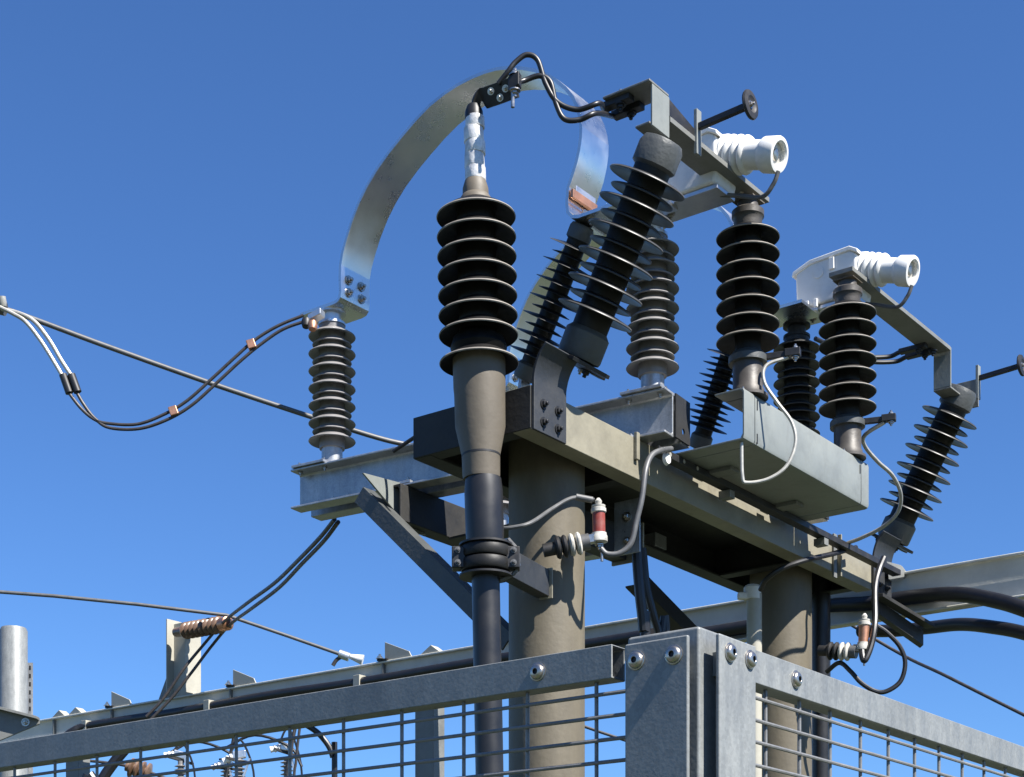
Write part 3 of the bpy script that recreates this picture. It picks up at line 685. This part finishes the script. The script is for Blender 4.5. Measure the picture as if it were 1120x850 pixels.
wire('black_cable', 'black cable curving from the perforated bar over the far post', [at(832, 645, 5.55), at(838, 634, 5.5), at(855, 622, 5.48), at(880, 613, 5.5), at(910, 606, 5.6), at(936, 599, 5.75)], .009, 'cable', 'cable', group='thin black cables on the gantry')
wire('black_cable', 'black cable hanging from the perforated bar end past the brown spark gap', [at(967, 610, 5.72), at(961, 625, 5.70), at(957, 645, 5.66), at(957, 680, 5.6), at(953, 705, 5.58), at(946, 722, 5.57), at(943, 716, 5.58), at(943, 706, 5.6)], .011, 'cable', 'cable', group='thin black cables on the gantry')
wire('black_cable', 'black cable loop hanging below the brown spark gap', [at(958, 684, 5.6), at(970, 692, 5.6), at(984, 707, 5.6), at(990, 725, 5.6), at(985, 745, 5.6), at(970, 756, 5.6), at(957, 756, 5.6), at(942, 747, 5.6), at(930, 734, 5.62), at(918, 725, 5.66), at(904, 735, 5.7)], .008, 'cable', 'cable', group='thin black cables on the gantry')
wire('black_cable', 'black cable hanging straight down right of the near post', [at(696, 575, 4.95), at(697, 610, 4.95), at(700, 650, 4.95), at(704, 690, 4.96), at(706, 760, 4.97), at(706, 1690, 4.98)], .016, 'cable', 'cable', group='thin black cables on the gantry')
wire('black_cable', 'black cable slanting down to the fence corner behind the straight one', [at(703, 600, 5.02), at(707, 640, 5.02), at(714, 670, 5.03), at(722, 700, 5.05), at(730, 760, 5.06), at(732, 1670, 5.07)], .012, 'cable', 'cable', group='thin black cables on the gantry')
# conduit and cable at the far post
t = thing('conduit', 'cream conduit with white cap standing against the far post', 'conduit', at(825, 1110 + CAMZ / 5.66 * F, 5.66))
MB().tube([at(825, 650, 5.66), at(825, 1110 + CAMZ / 5.66 * F, 5.66)], .026, 24).build('pipe', 'cream', t)
MB().lathe([(.03, 0), (.03, .04), (.024, .048)], at(823, 656, 5.66), seg=24).build('cap', 'white', t)
MB().box(at(813, 652, 5.65), (.02, 0, 0), (0, .012, 0), (0, 0, .012)).build('clip', 'white', t, bevel=.005)
o = MB().tube([at(898, 615, 6.02), at(898, 720, 6.02), at(900, 1110 + CAMZ / 6.02 * F, 6.02)], .034, 24).build('power_cable', 'cable', None, loc=at(900, 1110 + CAMZ / 6.02 * F, 6.02)); tag(o, 'thick black cable running down the right side of the far post', 'cable')
# twin leads from the termination to the arm bracket
cY = le.y + .02
lugc = UW(-.175, WI + .13, HT1 + .055); lugd = UW(-.125, WI + .13, HT1 + .055)
wire('twin_lead', 'upper black lead looping from the termination lug to the near arm', [lp(545, 92, -.06), at(556, 78, cY), at(564, 68, cY), at(576, 60, cY), at(588, 66, cY), at(597, 92, cY), at(610, 112, cY), at(632, 120, cY), at(655, 113, 4.24), lugc + WA * .0], .0068, 'cable', 'cable', 12, 'black leads from termination to arm')
wire('twin_lead', 'lower black lead looping from the termination lug to the near arm', [le, at(574, 88, cY), at(590, 83, cY), at(602, 90, cY), at(608, 113, cY), at(617, 130, cY), at(634, 131, cY), at(652, 124, 4.25), lugd + WA * .0], .0068, 'cable', 'cable', 12, 'black leads from termination to arm')
for k2, dy in ((0, 0), (1, .055)):
    a = UW(1.66 + dy, WI + .11, HTOP + .012)
    wire('twin_lead', ('upper' if k2 else 'lower') + ' dark lead from the right arm back behind the right insulator', [a, a + WA * .05 - ZA * .005, a + WA * .12 - ZA * .02 - UA * .12, a + WA * .15 - ZA * .03 - UA * .35], .008, 'cable', 'cable', 10, 'dark leads under the right arm')

# ------------------------------------------------------------------ overhead lines at left
YL = 5.33
cR = at(352, 345, YL)
t = thing('line_clamp', 'dark line clamp on the left post insulator with two bolts', 'clamp', cR)
MB().box(at(346, 346, YL - .02), Vector((.022, -.012, .006)), (.006, .018, 0), (0, 0, .010)).build('body', 'alud', t, bevel=.003)
MB().lathe([(.014, 0), (.016, .012), (.012, .026)], at(335, 350, YL - .03), (0, -.3, -1), seg=16).build('nut', 'dark', t)
MB().lathe([(.014, 0), (.016, .012), (.012, .026)], at(342, 353, YL - .04), (0, -.3, -1), seg=16).build('nut', 'copper', t)
jb = [at(74, 428, YL), at(88, 446, YL), at(102, 458, YL), at(117, 463, YL), at(150, 464, YL), (at(180, 453, YL)), at(205, 438, YL), at(232, 414, YL), at(258, 390, YL), at(280, 371, YL), at(305, 356, YL), at(332, 345, YL)]
ja = [at(82, 426, YL), at(92, 443, YL), at(104, 458, YL), at(120, 468, YL), at(152, 469, YL), at(183, 459, YL), at(210, 443, YL), at(238, 418, YL), at(264, 394, YL), at(286, 376, YL), at(310, 360, YL), at(338, 350, YL)]
wire('jumper_cable', 'upper of the two brown jumper cables swinging to the left insulator', jb, 0.0052, 'wired', 'cable', 10, 'brown jumper cable pair')
wire('jumper_cable', 'lower of the two brown jumper cables swinging to the left insulator', ja, 0.0052, 'wired', 'cable', 10, 'brown jumper cable pair')
wire('bright_conductor', 'left of the two bright bare conductors near the left edge', [at(0, 336, YL), at(14, 343, YL), at(28, 352, YL), at(44, 372, YL), at(58, 394, YL), at(71, 416, YL)], .0065, 'strand', 'conductor', 10, 'bright bare conductor pair')
wire('bright_conductor', 'right of the two bright bare conductors near the left edge', [at(2, 338, YL + .02), at(22, 343, YL + .02), at(38, 352, YL + .02), at(54, 372, YL + .02), at(67, 394, YL + .02), at(80, 414, YL + .02)], .0065, 'strand', 'conductor', 10, 'bright bare conductor pair')
for k2, (a, b_) in enumerate((((69, 410), (76, 430)), ((78, 410), (85, 429)))):
    o = MB().tube([at(*a, YL), at(*b_, YL)], [.013, .013], 14).build('splice_sleeve', 'dark', None, loc=at(*a, YL)); tag(o, ('left', 'right')[k2] + ' of the two black splice sleeves on the jumper cables', 'splice', 'black splice sleeves')
for k2, (px, py) in enumerate(((190, 450), (275, 377))):
    o = MB().box(at(px, py, YL), (.013, 0, .004), (0, .011, 0), (-.005, 0, .014)).build('spacer_clip', 'copper', None, loc=at(px, py, YL), bevel=.003); tag(o, ('lower', 'upper')[k2] + ' copper spacer clip between the brown jumper cables', 'clip', 'copper spacer clips')
t = thing('dead_end_clamp', 'grey dead-end clamp at the left picture edge', 'clamp', at(0, 336, 5.4))
MB().tube([at(-30, 330, 5.4), at(6, 338, 5.4)], .022, 14).build('body', 'wire', t)
MB().lathe([(.012, 0), (.014, .012), (.012, .03)], at(3, 335, 5.38), (0, -.3, 1), seg=12).build('nut', 'strand', t)
wire('tension_wire', 'taut grey line falling from the left edge behind the left insulator', [at(-120, 299, 5.35), at(0, 336, 5.42), at(120, 380, 5.5), at(250, 426, 5.58), at(400, 475, 5.66), at(452, 488, 5.7)], .0085, 'wire', 'line', 12)
wire('thin_wire', 'thin dark wire sloping onto the left rail', [at(430, 494, 5.05), at(445, 484, 5.03), at(460, 474, 5.0), at(478, 462, 4.95)], .006, 'cable', 'wire')
# second pair running down left from the rail to the fence
wire('down_lead', 'left of the two brown leads dropping from the rail to the lower left', [at(366, 568, 5.5), at(350, 588, 5.7), at(325, 614, 6.1), at(300, 638, 6.6), at(270, 660, 7.2), at(245, 680, 8.0), at(222, 706, 8.2), at(200, 733, 8.2), at(178, 765, 8.2), at(160, 784, 8.2)], 0.0075, 'wired', 'cable', 10, 'brown down lead pair')
wire('down_lead', 'right of the two brown leads dropping from the rail to the lower left', [at(370, 571, 5.52), at(354, 592, 5.7), at(330, 617, 6.1), at(305, 643, 6.6), at(276, 665, 7.2), at(252, 683, 8.0), at(232, 706, 8.2), at(210, 735, 8.2), at(188, 763, 8.2), at(164, 788, 8.2)], 0.0075, 'wired', 'cable', 10, 'brown down lead pair')
wire('tension_wire', 'long grey line crossing low at left to the ribbed brown insulator', [at(-60, 643, 8.0), at(60, 652, 8.05), at(150, 661, 8.1), at(248, 673, 8.15), at(310, 694, 8.2), at(376, 717, 8.2)], .009, 'wire', 'line', 12, n=1)
t = thing('line_end', 'white turnbuckle at the end of the low line above the far beam', 'turnbuckle', at(378, 718, 8.2))
MB().tube([at(371, 715, 8.2), at(382, 719, 8.2)], .022, 12).build('socket', 'alud', t)
MB().tube([at(383, 718, 8.2), at(397, 722, 8.2)], [.012, .026], 12).build('eye', 'white', t)
MB().tube(catmull([at(374, 718, 8.2), at(368, 722, 8.2), at(364, 728, 8.2)], 5), .010, 8).build('tail', 'wired', t)
wire('thin_line', 'thin dark line running down to the right picture edge', [at(700, 540, 9.0), at(955, 698, 9.0), at(1040, 742, 8.6), at(1180, 812, 8.2)], .009, 'wired', 'line')
wire('thin_line', 'thin dark line behind the near post, low through the mesh', [at(560, 765, 11), at(640, 795, 11), at(760, 835, 11)], .010, 'wired', 'line')

# ================================================================== LONG REAR BEAM
UR = 1.93
t = thing('rear_beam', 'long grey steel beam crossing behind the gantry from edge to edge', 'steel beam', UW(UR, 1, -CAMZ))
HR = 1.625
def rear(w0, w1):
    t_ = .010
    poly = [(0, 0), (-.045, 0), (-.045, t_), (-.009, t_), (-.005, t_ + .006), (-.005, .15), (-.009, .156), (-.025, .156), (-.025, .166), (0, .166)]
    return MB().profile(poly, UW(UR, w0, HR - .166), UW(UR, w1, HR - .166), UA, ZA)
rear(-1.6, 5.4).build('channel', 'rearm', t, bevel=.003)
def on_rear(px): return uwh(on_u(px, 700, UR))[1]
for i, px in enumerate((125, 258, 424)):
    w_ = on_rear(px); a = UW(UR - .02, w_, HR + .001)
    MB().prism([a, a - WA * .16, a - WA * .145 + ZA * .025, a + ZA * .085], UA * .006).build('cleat', 'cream', t, bevel=.001)
    MB().box(a + WA * .01 + UA * .03 + ZA * .004, UA * .04, WA * .03, ZA * .004).build('cleat_foot', 'dark', t, bevel=.001)
    bolt(t, a + WA * .02 - UA * .012 + ZA * .008, ZA, .012)
for px in (60, 78, 463):
    w_ = on_rear(px); a = UW(UR - .02, w_, HR + .001)
    MB().prism([a, a - WA * .11, a - WA * .06 + ZA * .035], UA * .05).build('cleat', 'cream', t, bevel=.001)
for px in (62, 125, 255, 422):   # stiffener ribs in the channel
    w_ = on_rear(px); MB().uwbox(UR - .024, UR - .006, w_ - .004, w_ + .004, HR - .155, HR - .011).build('stiffener', 'beamd', t)
for px in (467, 82, -150, 1230):
    w_ = on_rear(px); MB().profile([(-.055, -.04), (.055, -.04), (.055, .04), (-.055, .04)], UW(UR + .02, w_, -CAMZ), UW(UR + .02, w_, HR - .167), WA, UA).build('post', 'beamd', t, bevel=.004)
    MB().uwbox(UR - .03, UR + .07, w_ - .08, w_ + .08, HR - .176, HR - .1665).build('post_cap', 'beamd', t)
for px in (102, 236, 400):
    w_ = on_rear(px); MB().uwbox(UR - .066, UR - .008, w_ - .02, w_ + .02, HR - .13, HR - .055).build('cable_clip', 'cream', t, bevel=.002)
# gusset and lower bracket right of the far post
a = on_u(955, 650, 1.76); 
MB().prism([at(955, 652, 5.75), at(1010, 690, 6.05), at(1010, 706, 6.05), at(962, 672, 5.78)], Vector((.0, .05, 0))).build('gusset', 'framed', t, bevel=.002)
MB().prism([at(955, 650, 5.74), at(1012, 684, 6.04), at(1012, 688, 6.04), at(955, 654, 5.74)], Vector((.03, -.02, 0))).build('gusset_flange', 'framed', t, bevel=.001)
MB().prism([at(972, 634, 6.0), at(994, 630, 6.1), at(985, 618, 6.05), at(970, 614, 6.0)], Vector((.012, .02, 0))).build('cleat', 'beamd', t, bevel=.001)
# cable lying in the beam and the two fat cables leaving to the right
def rw(px, dh, du=-.038): 
    return UW(UR + du, on_rear(px), HR - .083 + dh)
wire('tray_cable', 'black cable lying along the rear beam at left', [rw(75, -.09, -.075), rw(92, -.03, -.08), rw(110, -.0), rw(200, -.004), rw(300, .004), rw(400, -.004), rw(520, .0), rw(640, 0), rw(720, 0)], .024, 'cable', 'cable', 14)
wire('fat_cable', 'upper thick black cable arching out of the rear beam at right', [rw(720, -.03), rw(840, -.03), at(900, 664, 6.3), at(950, 660, 6.16), at(1000, 653, 6.05), at(1045, 650, 5.9), at(1085, 656, 5.75), at(1125, 668, 5.6), at(1200, 700, 5.4)], .027, 'cable', 'cable', 16, 'thick black cables at right')
wire('fat_cable', 'lower thick black cable arching out at right below the rear beam', [at(940, 690, 6.4), at(975, 690, 6.3), at(1012, 687, 6.2), at(1050, 683, 6.05), at(1085, 686, 5.9), at(1125, 694, 5.75), at(1200, 720, 5.5)], .024, 'cable', 'cable', 16, 'thick black cables at right')

# short white post with ribbed insulator on the rear beam
wpx = on_rear(204); a = UW(UR - .02, wpx, HR)
t = thing('short_post', 'short cream H-section post standing on the rear beam at left', 'steel post', a)
hh = .39
MB().profile([(-.075, -.05), (-.068, -.05), (-.068, .05), (-.075, .05)], a, a + ZA * hh, -WA, UA).build('flange', 'cream', t, bevel=.001)
MB().profile([(.068, -.05), (.075, -.05), (.075, .05), (.068, .05)], a, a + ZA * (hh - .05), -WA, UA).build('flange', 'cream', t, bevel=.001)
MB().profile([(-.068, -.004), (.068, -.004), (.068, .004), (-.068, .004)], a, a + ZA * (hh - .02), -WA, UA).build('web', 'cream', t)
MB().prism([a + WA * .0755 - UA * .0, a + WA * .19, a + WA * .0755 + ZA * .2], UA * .006).build('stiffener', 'beamd', t)
i0 = at(203, 690, a.y - .10); i1 = at(243, 683, a.y - .35); d = (i1 - i0).normalized(); L = (i1 - i0).length
t = thing('line_insulator', 'ribbed brown line insulator reaching out from the cream post', 'insulator', i0)
MB().lathe([(.024, -.09), (.024, L + .03)], i0, d, seg=24).build('core', 'brown', t)
for i in range(8): MB().lathe([(.024, 0), (.040, .006), (.043, .014), (.036, .022), (.024, .026)], i0 + d * (L * i / 8), d, seg=28).build('shed', 'brown', t)
MB().lathe([(.034, 0), (.034, .05), (.02, .06)], i0 + d * L, d, seg=20).build('end_fitting', 'copper', t)
MB().box(i0 + d * (L + .05), d * .03, (0, 0, .02), (.0, .02, 0)).build('line_clamp', 'dark', t, bevel=.004)

# round pipe at the left edge with slotted angles
Yp = 9.6
t = thing('round_pipe', 'light grey round pipe at the left picture edge', 'pipe', at(15, 1110 + CAMZ / Yp * F, Yp))
MB().lathe([(.078, 0), (.078, CAMZ + (HOR - 690) / F * Yp), (.07, CAMZ + (HOR - 687) / F * Yp)], at(15, 1110 + CAMZ / Yp * F, Yp), seg=40).build('pipe', 'fence', t)
for k2, px in enumerate((-2, 33)):
    a = at(px, 850, Yp + .12); zt = at(px, 725, Yp + .12)
    MB().box((a + zt) / 2, (.016, 0, 0), (0, .003, 0), (0, 0, (zt.z - a.z) / 2)).build('slotted_angle', 'galv', t)
    for j in range(10): MB().box(zt - ZA * (.03 + j * .048) - Vector((0, .0035, 0)), (.005, 0, 0), (0, .001, 0), (0, 0, .012)).build('slot', 'dark', t)
Yg = 8.3
t = thing('gusset_plate', 'grey pointed gusset plate at the lower left edge', 'steel plate', at(0, 806, Yg))
MB().prism([at(-60, 772, Yg), at(0, 774, Yg), at(43, 785, Yg), at(43, 792, Yg), at(0, 810, Yg), at(-60, 830, Yg)], Vector((0, .012, 0))).build('plate', 'beamd', t, bevel=.003)
MB().prism([at(-60, 772, Yg), at(0, 774, Yg), at(43, 785, Yg), at(43, 788, Yg), at(0, 777, Yg), at(-60, 775, Yg)], Vector((0, -.05, 0))).build('flange', 'beamd', t, bevel=.001)
bolt(t, at(28, 790, Yg), (0, -1, 0), .014)
MB().lathe([(.045, 0), (.045, CAMZ + 1.5)], at(-20, 1110 + CAMZ / (Yg + .1) * F, Yg + .1), seg=20).build('stay_post', 'beamd', t)

# ------------------------------------------------------------------ far switchgear glimpsed through the mesh
def far_pole(px, ptop, Y, label):
    b_ = at(px, 1110 + CAMZ / Y * F, Y); topz = at(px, ptop, Y).z; t = thing('distant_switch', label, 'switchgear', b_, 'distant switches through the mesh')
    s = Y / F
    MB().tube([b_, Vector((b_.x, b_.y, topz - .5))], [.11, .09], 16).build('pole', 'post', t)
    zz = topz - 14 * s
    MB().box(Vector((b_.x, b_.y, zz - .33)), (.75, .2, 0), (-.02, .06, 0), (0, 0, .06)).build('crossarm', 'beamd', t, bevel=.005)
    for dx in (-.28, .3):
        c = Vector((b_.x + dx, b_.y + dx * .26, zz - .27))
        m = MB(); pr = [(.05, 0)]
        for j in range(5): pr += [(.04, .02 + j * .05), (.085, .03 + j * .05), (.04, .05 + j * .05)]
        m.lathe(pr + [(.04, .30)], c, seg=16); m.build('insulator', 'porc', t)
        q_ = random.uniform(-.5, .9); tl = random.uniform(-.35, .25); hx = Vector((math.cos(q_), math.sin(q_) * .6, tl)) * .085; c = c + ZA * random.uniform(-.08, .06)
        MB().box(c + ZA * .37, hx, Vector((-hx.y, hx.x, 0)) * .5, (0, 0, .05)).build('hood', 'alud', t, bevel=.015)
        MB().lathe([(.04, 0), (.05, .03), (.036, .05), (.05, .08), (.036, .1), (.042, .14)], c - hx * .9 + ZA * .36, -hx - ZA * .03, seg=14).build('snout', 'white', t)
        MB().box(c + ZA * .30, (.16, .05, random.uniform(-.05, .05)), (-.01, .03, 0), (0, 0, .014)).build('plate', 'dark', t)
        MB().tube(catmull([c + Vector((-.1, 0, .42)), c + Vector((.02, 0, .40 + random.random() * .25)), c + Vector((.16, 0, .25)), c + Vector((.2, 0, -.1))], 4), .014, 6).build('lead', 'cable', t)
        MB().box(c + Vector((.08, -.03, .16)), (.012, 0, .0), (0, .02, 0), (random.uniform(-.06, .06), 0, .16)).build('link_rod', 'alud', t)
    MB().tube(catmull([Vector((b_.x - .5, b_.y, zz + .12)), Vector((b_.x - .1, b_.y, zz + .30)), Vector((b_.x + .35, b_.y, zz + .15)), Vector((b_.x + .5, b_.y, zz - .1))], 5), .018, 8).build('jumper', 'cable', t)
    MB().tube([Vector((b_.x + .3, b_.y, zz - .2)), Vector((b_.x + .42, b_.y, zz + .42))], .022, 8).build('blade', 'dark', t)
far_pole(222, 822, 22, 'left of two distant pole-top switches with white hoods, behind the mesh')
far_pole(287, 816, 21, 'right of two distant pole-top switches with white hoods, behind the mesh')
wire('black_cable', 'black cable curving behind the left mesh near the distant switches', [at(318, 786, 7.9), at(335, 793, 7.9), at(352, 806, 7.9), at(364, 828, 7.9), at(366, 870, 7.9), at(366, 1480, 7.9)], .014, 'cable', 'cable')
wire('black_cable', 'thick black cable bending down behind the left mesh', [at(150, 800, 7.8), at(138, 818, 7.8), at(124, 835, 7.8), at(108, 860, 7.8), at(90, 905, 7.8), at(84, 1480, 7.8)], .026, 'cable', 'cable')
for k2, (px, dx) in enumerate(((322, -10), (328, -8))):
    wire('down_wire', ('left', 'right')[k2] + ' of two thin wires slanting down behind the left mesh', [at(px + 2, 780, 9.5), at(px - 4, 830, 9.5), at(px + dx, 900, 9.5), at(px + dx * 2, 1300, 9.5)], .008, 'wired', 'wire', group='thin slanting wires behind the mesh')
t = thing('line_insulator', 'small brown ribbed line insulator low behind the left mesh', 'insulator', at(140, 838, 10))
i0, i1 = at(138, 838, 10), at(164, 846, 10); d = (i1 - i0).normalized()
MB().lathe([(.03, 0), (.03, (i1 - i0).length)], i0, d, seg=16).build('core', 'brown', t)
for i in range(4): MB().lathe([(.03, 0), (.06, .008), (.06, .02), (.03, .03)], i0 + d * (.02 + i * .035), d, seg=20).build('shed', 'brown', t)
wire('thin_line', 'thin line holding the small brown insulator behind the mesh', [at(-40, 822, 10), at(60, 829, 10), at(140, 838, 10), at(200, 858, 10), at(330, 900, 10)], .009, 'wired', 'line')

# ================================================================== FENCE
K = at(765, 684, 1.92)
FH = .445                       # rail top above eye level
def FP(s_w, s_u, h): return Vector((K.x, K.y, CAMZ + h)) + WA * s_w + UA * s_u
zb = -CAMZ
t = thing('fence_post', 'galvanised square corner post of the mesh fence with two bolted clamp plates', 'fence post', FP(.04, .04, zb))
m = MB(); m.prism([FP(0, 0, zb), FP(.10, 0, zb), FP(.10, .10, zb), FP(0, .10, zb)], ZA * (CAMZ + .451)); m.build('post', 'fence', t, bevel=.004)
# left clamp plate (faces -U) and right clamp plate (faces -W)
def plate(poly0, ext, name):
    return MB().prism(poly0, ext).build(name, 'fence', t, bevel=.0022)
pl_h = .437
LP = plate([FP(.0026, -.022, zb + .03), FP(.0026, -.022, pl_h), FP(.089, -.022, pl_h), FP(.089, -.022, zb + .03)], UA * .006, 'clamp_plate')
RP = plate([FP(-.022, .0085, zb + .03), FP(-.022, .0085, pl_h + .004), FP(-.022, .0955, pl_h + .004), FP(-.022, .0955, zb + .03)], WA * .006, 'clamp_plate')
for a in (.021, .0724):
    for h in (pl_h - .021, pl_h - .50, pl_h - 1.3): place('bolt', DOME, LP, FP(a, -.022, h), -UA, ZA)
for a in (.0315, .0794):
    for h in (pl_h - .015, pl_h - .50, pl_h - 1.3): place('bolt', DOME, RP, FP(-.022, a, h), -WA, ZA)
for h in (pl_h - .02, pl_h - .5, pl_h - 1.3):      # spacers behind the plates
    MB().prism([FP(.02, -.016, h - .02), FP(.06, -.016, h - .02), FP(.06, -.016, h + .012), FP(.02, -.016, h + .012)], UA * .0158).build('spacer', 'fence', t)
    MB().prism([FP(-.016, .03, h - .02), FP(-.016, .06, h - .02), FP(-.016, .06, h + .008), FP(-.016, .03, h + .008)], WA * .0158).build('spacer', 'fence', t)

def rail_tube(parent, a0, a1, side, out, h0, h1, name='top_rail', open_end=True):
    """rectangular tube a0..a1 along side; section out x (h0..h1), open at a0"""
    wd, th = .03, .0028
    d = (a1 - a0).normalized(); m = MB()
    o_ = [(0, h0), (wd, h0), (wd, h1), (0, h1)]; i_ = [(th, h0 + th), (wd - th, h0 + th), (wd - th, h1 - th), (th, h1 - th)]
    q = lambda p, e: Vector((p.x, p.y, CAMZ)) + out * e[0] + ZA * e[1]
    vs = [q(a0, e) for e in o_] + [q(a1, e) for e in o_] + [q(a0, e) for e in i_] + [q(a1, e) for e in i_]
    fs = []
    for k2 in range(4):
        j = (k2 + 1) % 4; fs += [(k2, j, 4 + j, 4 + k2), (8 + k2, 12 + k2, 12 + j, 8 + j), (k2, 8 + k2, 8 + j, j), (4 + k2, 4 + j, 12 + j, 12 + k2)]
    m.add(vs, fs); return m.build(name, 'fence', parent, bevel=.0016)
WR = .0025
def rod_mesh(L, m='fwire', r=WR):
    b_ = MB(); b_.lathe([(r, 0), (r, L)], seg=8); me = b_.mesh('wire'); me.materials.append(M[m]); return me
def panel(label, origin, along, inward, L, first_v, step_v, h_first, step_h, lead=0.):
    base = Vector((origin.x, origin.y, 0)); t = thing('mesh_fence', label, 'fence panel', base, 'welded mesh fence panels')
    a1 = origin + along * L
    rail_tube(t, origin, a1, along, inward, FH - .041, FH)
    rail_tube(t, origin, a1, along, inward, zb + .10, zb + .14, 'bottom_rail')
    hw = rod_mesh(L + lead); vw = rod_mesh(FH - .03 - (zb + .12))
    hgt = h_first; c = inward * .010
    while hgt > zb + .15:
        place('horizontal_wire', hw, t, Vector((origin.x, origin.y, CAMZ + hgt + random.uniform(-.0009, .0009))) + c - inward * .0038 - along * lead, along + ZA * random.uniform(-.0012, .0012)); hgt -= step_h
    s_ = first_v
    while s_ < L - .01:
        p = origin + along * s_ + c + inward * .0008; place('vertical_wire', vw, t, Vector((p.x, p.y, zb + .12 + CAMZ)) + along * random.uniform(-.001, .001), ZA + along * random.uniform(-.0008, .0008)); s_ += step_v
    MB().prism([Vector((a1.x, a1.y, 0)), Vector((a1.x, a1.y, 0)) + along * .05, Vector((a1.x, a1.y, 0)) + along * .05 + inward * .05, Vector((a1.x, a1.y, 0)) + inward * .05], ZA * (CAMZ + FH + .01)).build('end_post', 'fence', t, bevel=.003)
    return t
oL = FP(.119, -.004, 0); tL = panel('shaded welded-mesh fence panel with grey top rail left of the corner post', oL, WA, UA, 2.5, .028, .1045, .388, .0277, .045)
oR = FP(-.004, .0975, 0); tR = panel('sunlit welded-mesh fence panel with pale top rail right of the corner post', oR, UA, WA, 2.2, .0735, .0905, .389, .0277, .02)
for s_ in (.110, 1.3): place('bolt', DOME, tL, oL + WA * s_ + ZA * (FH - .02), -UA, ZA)
for s_ in (.1335, 1.2): place('bolt', DOME, tR, oR + UA * s_ + ZA * (FH - .02), -WA, ZA)
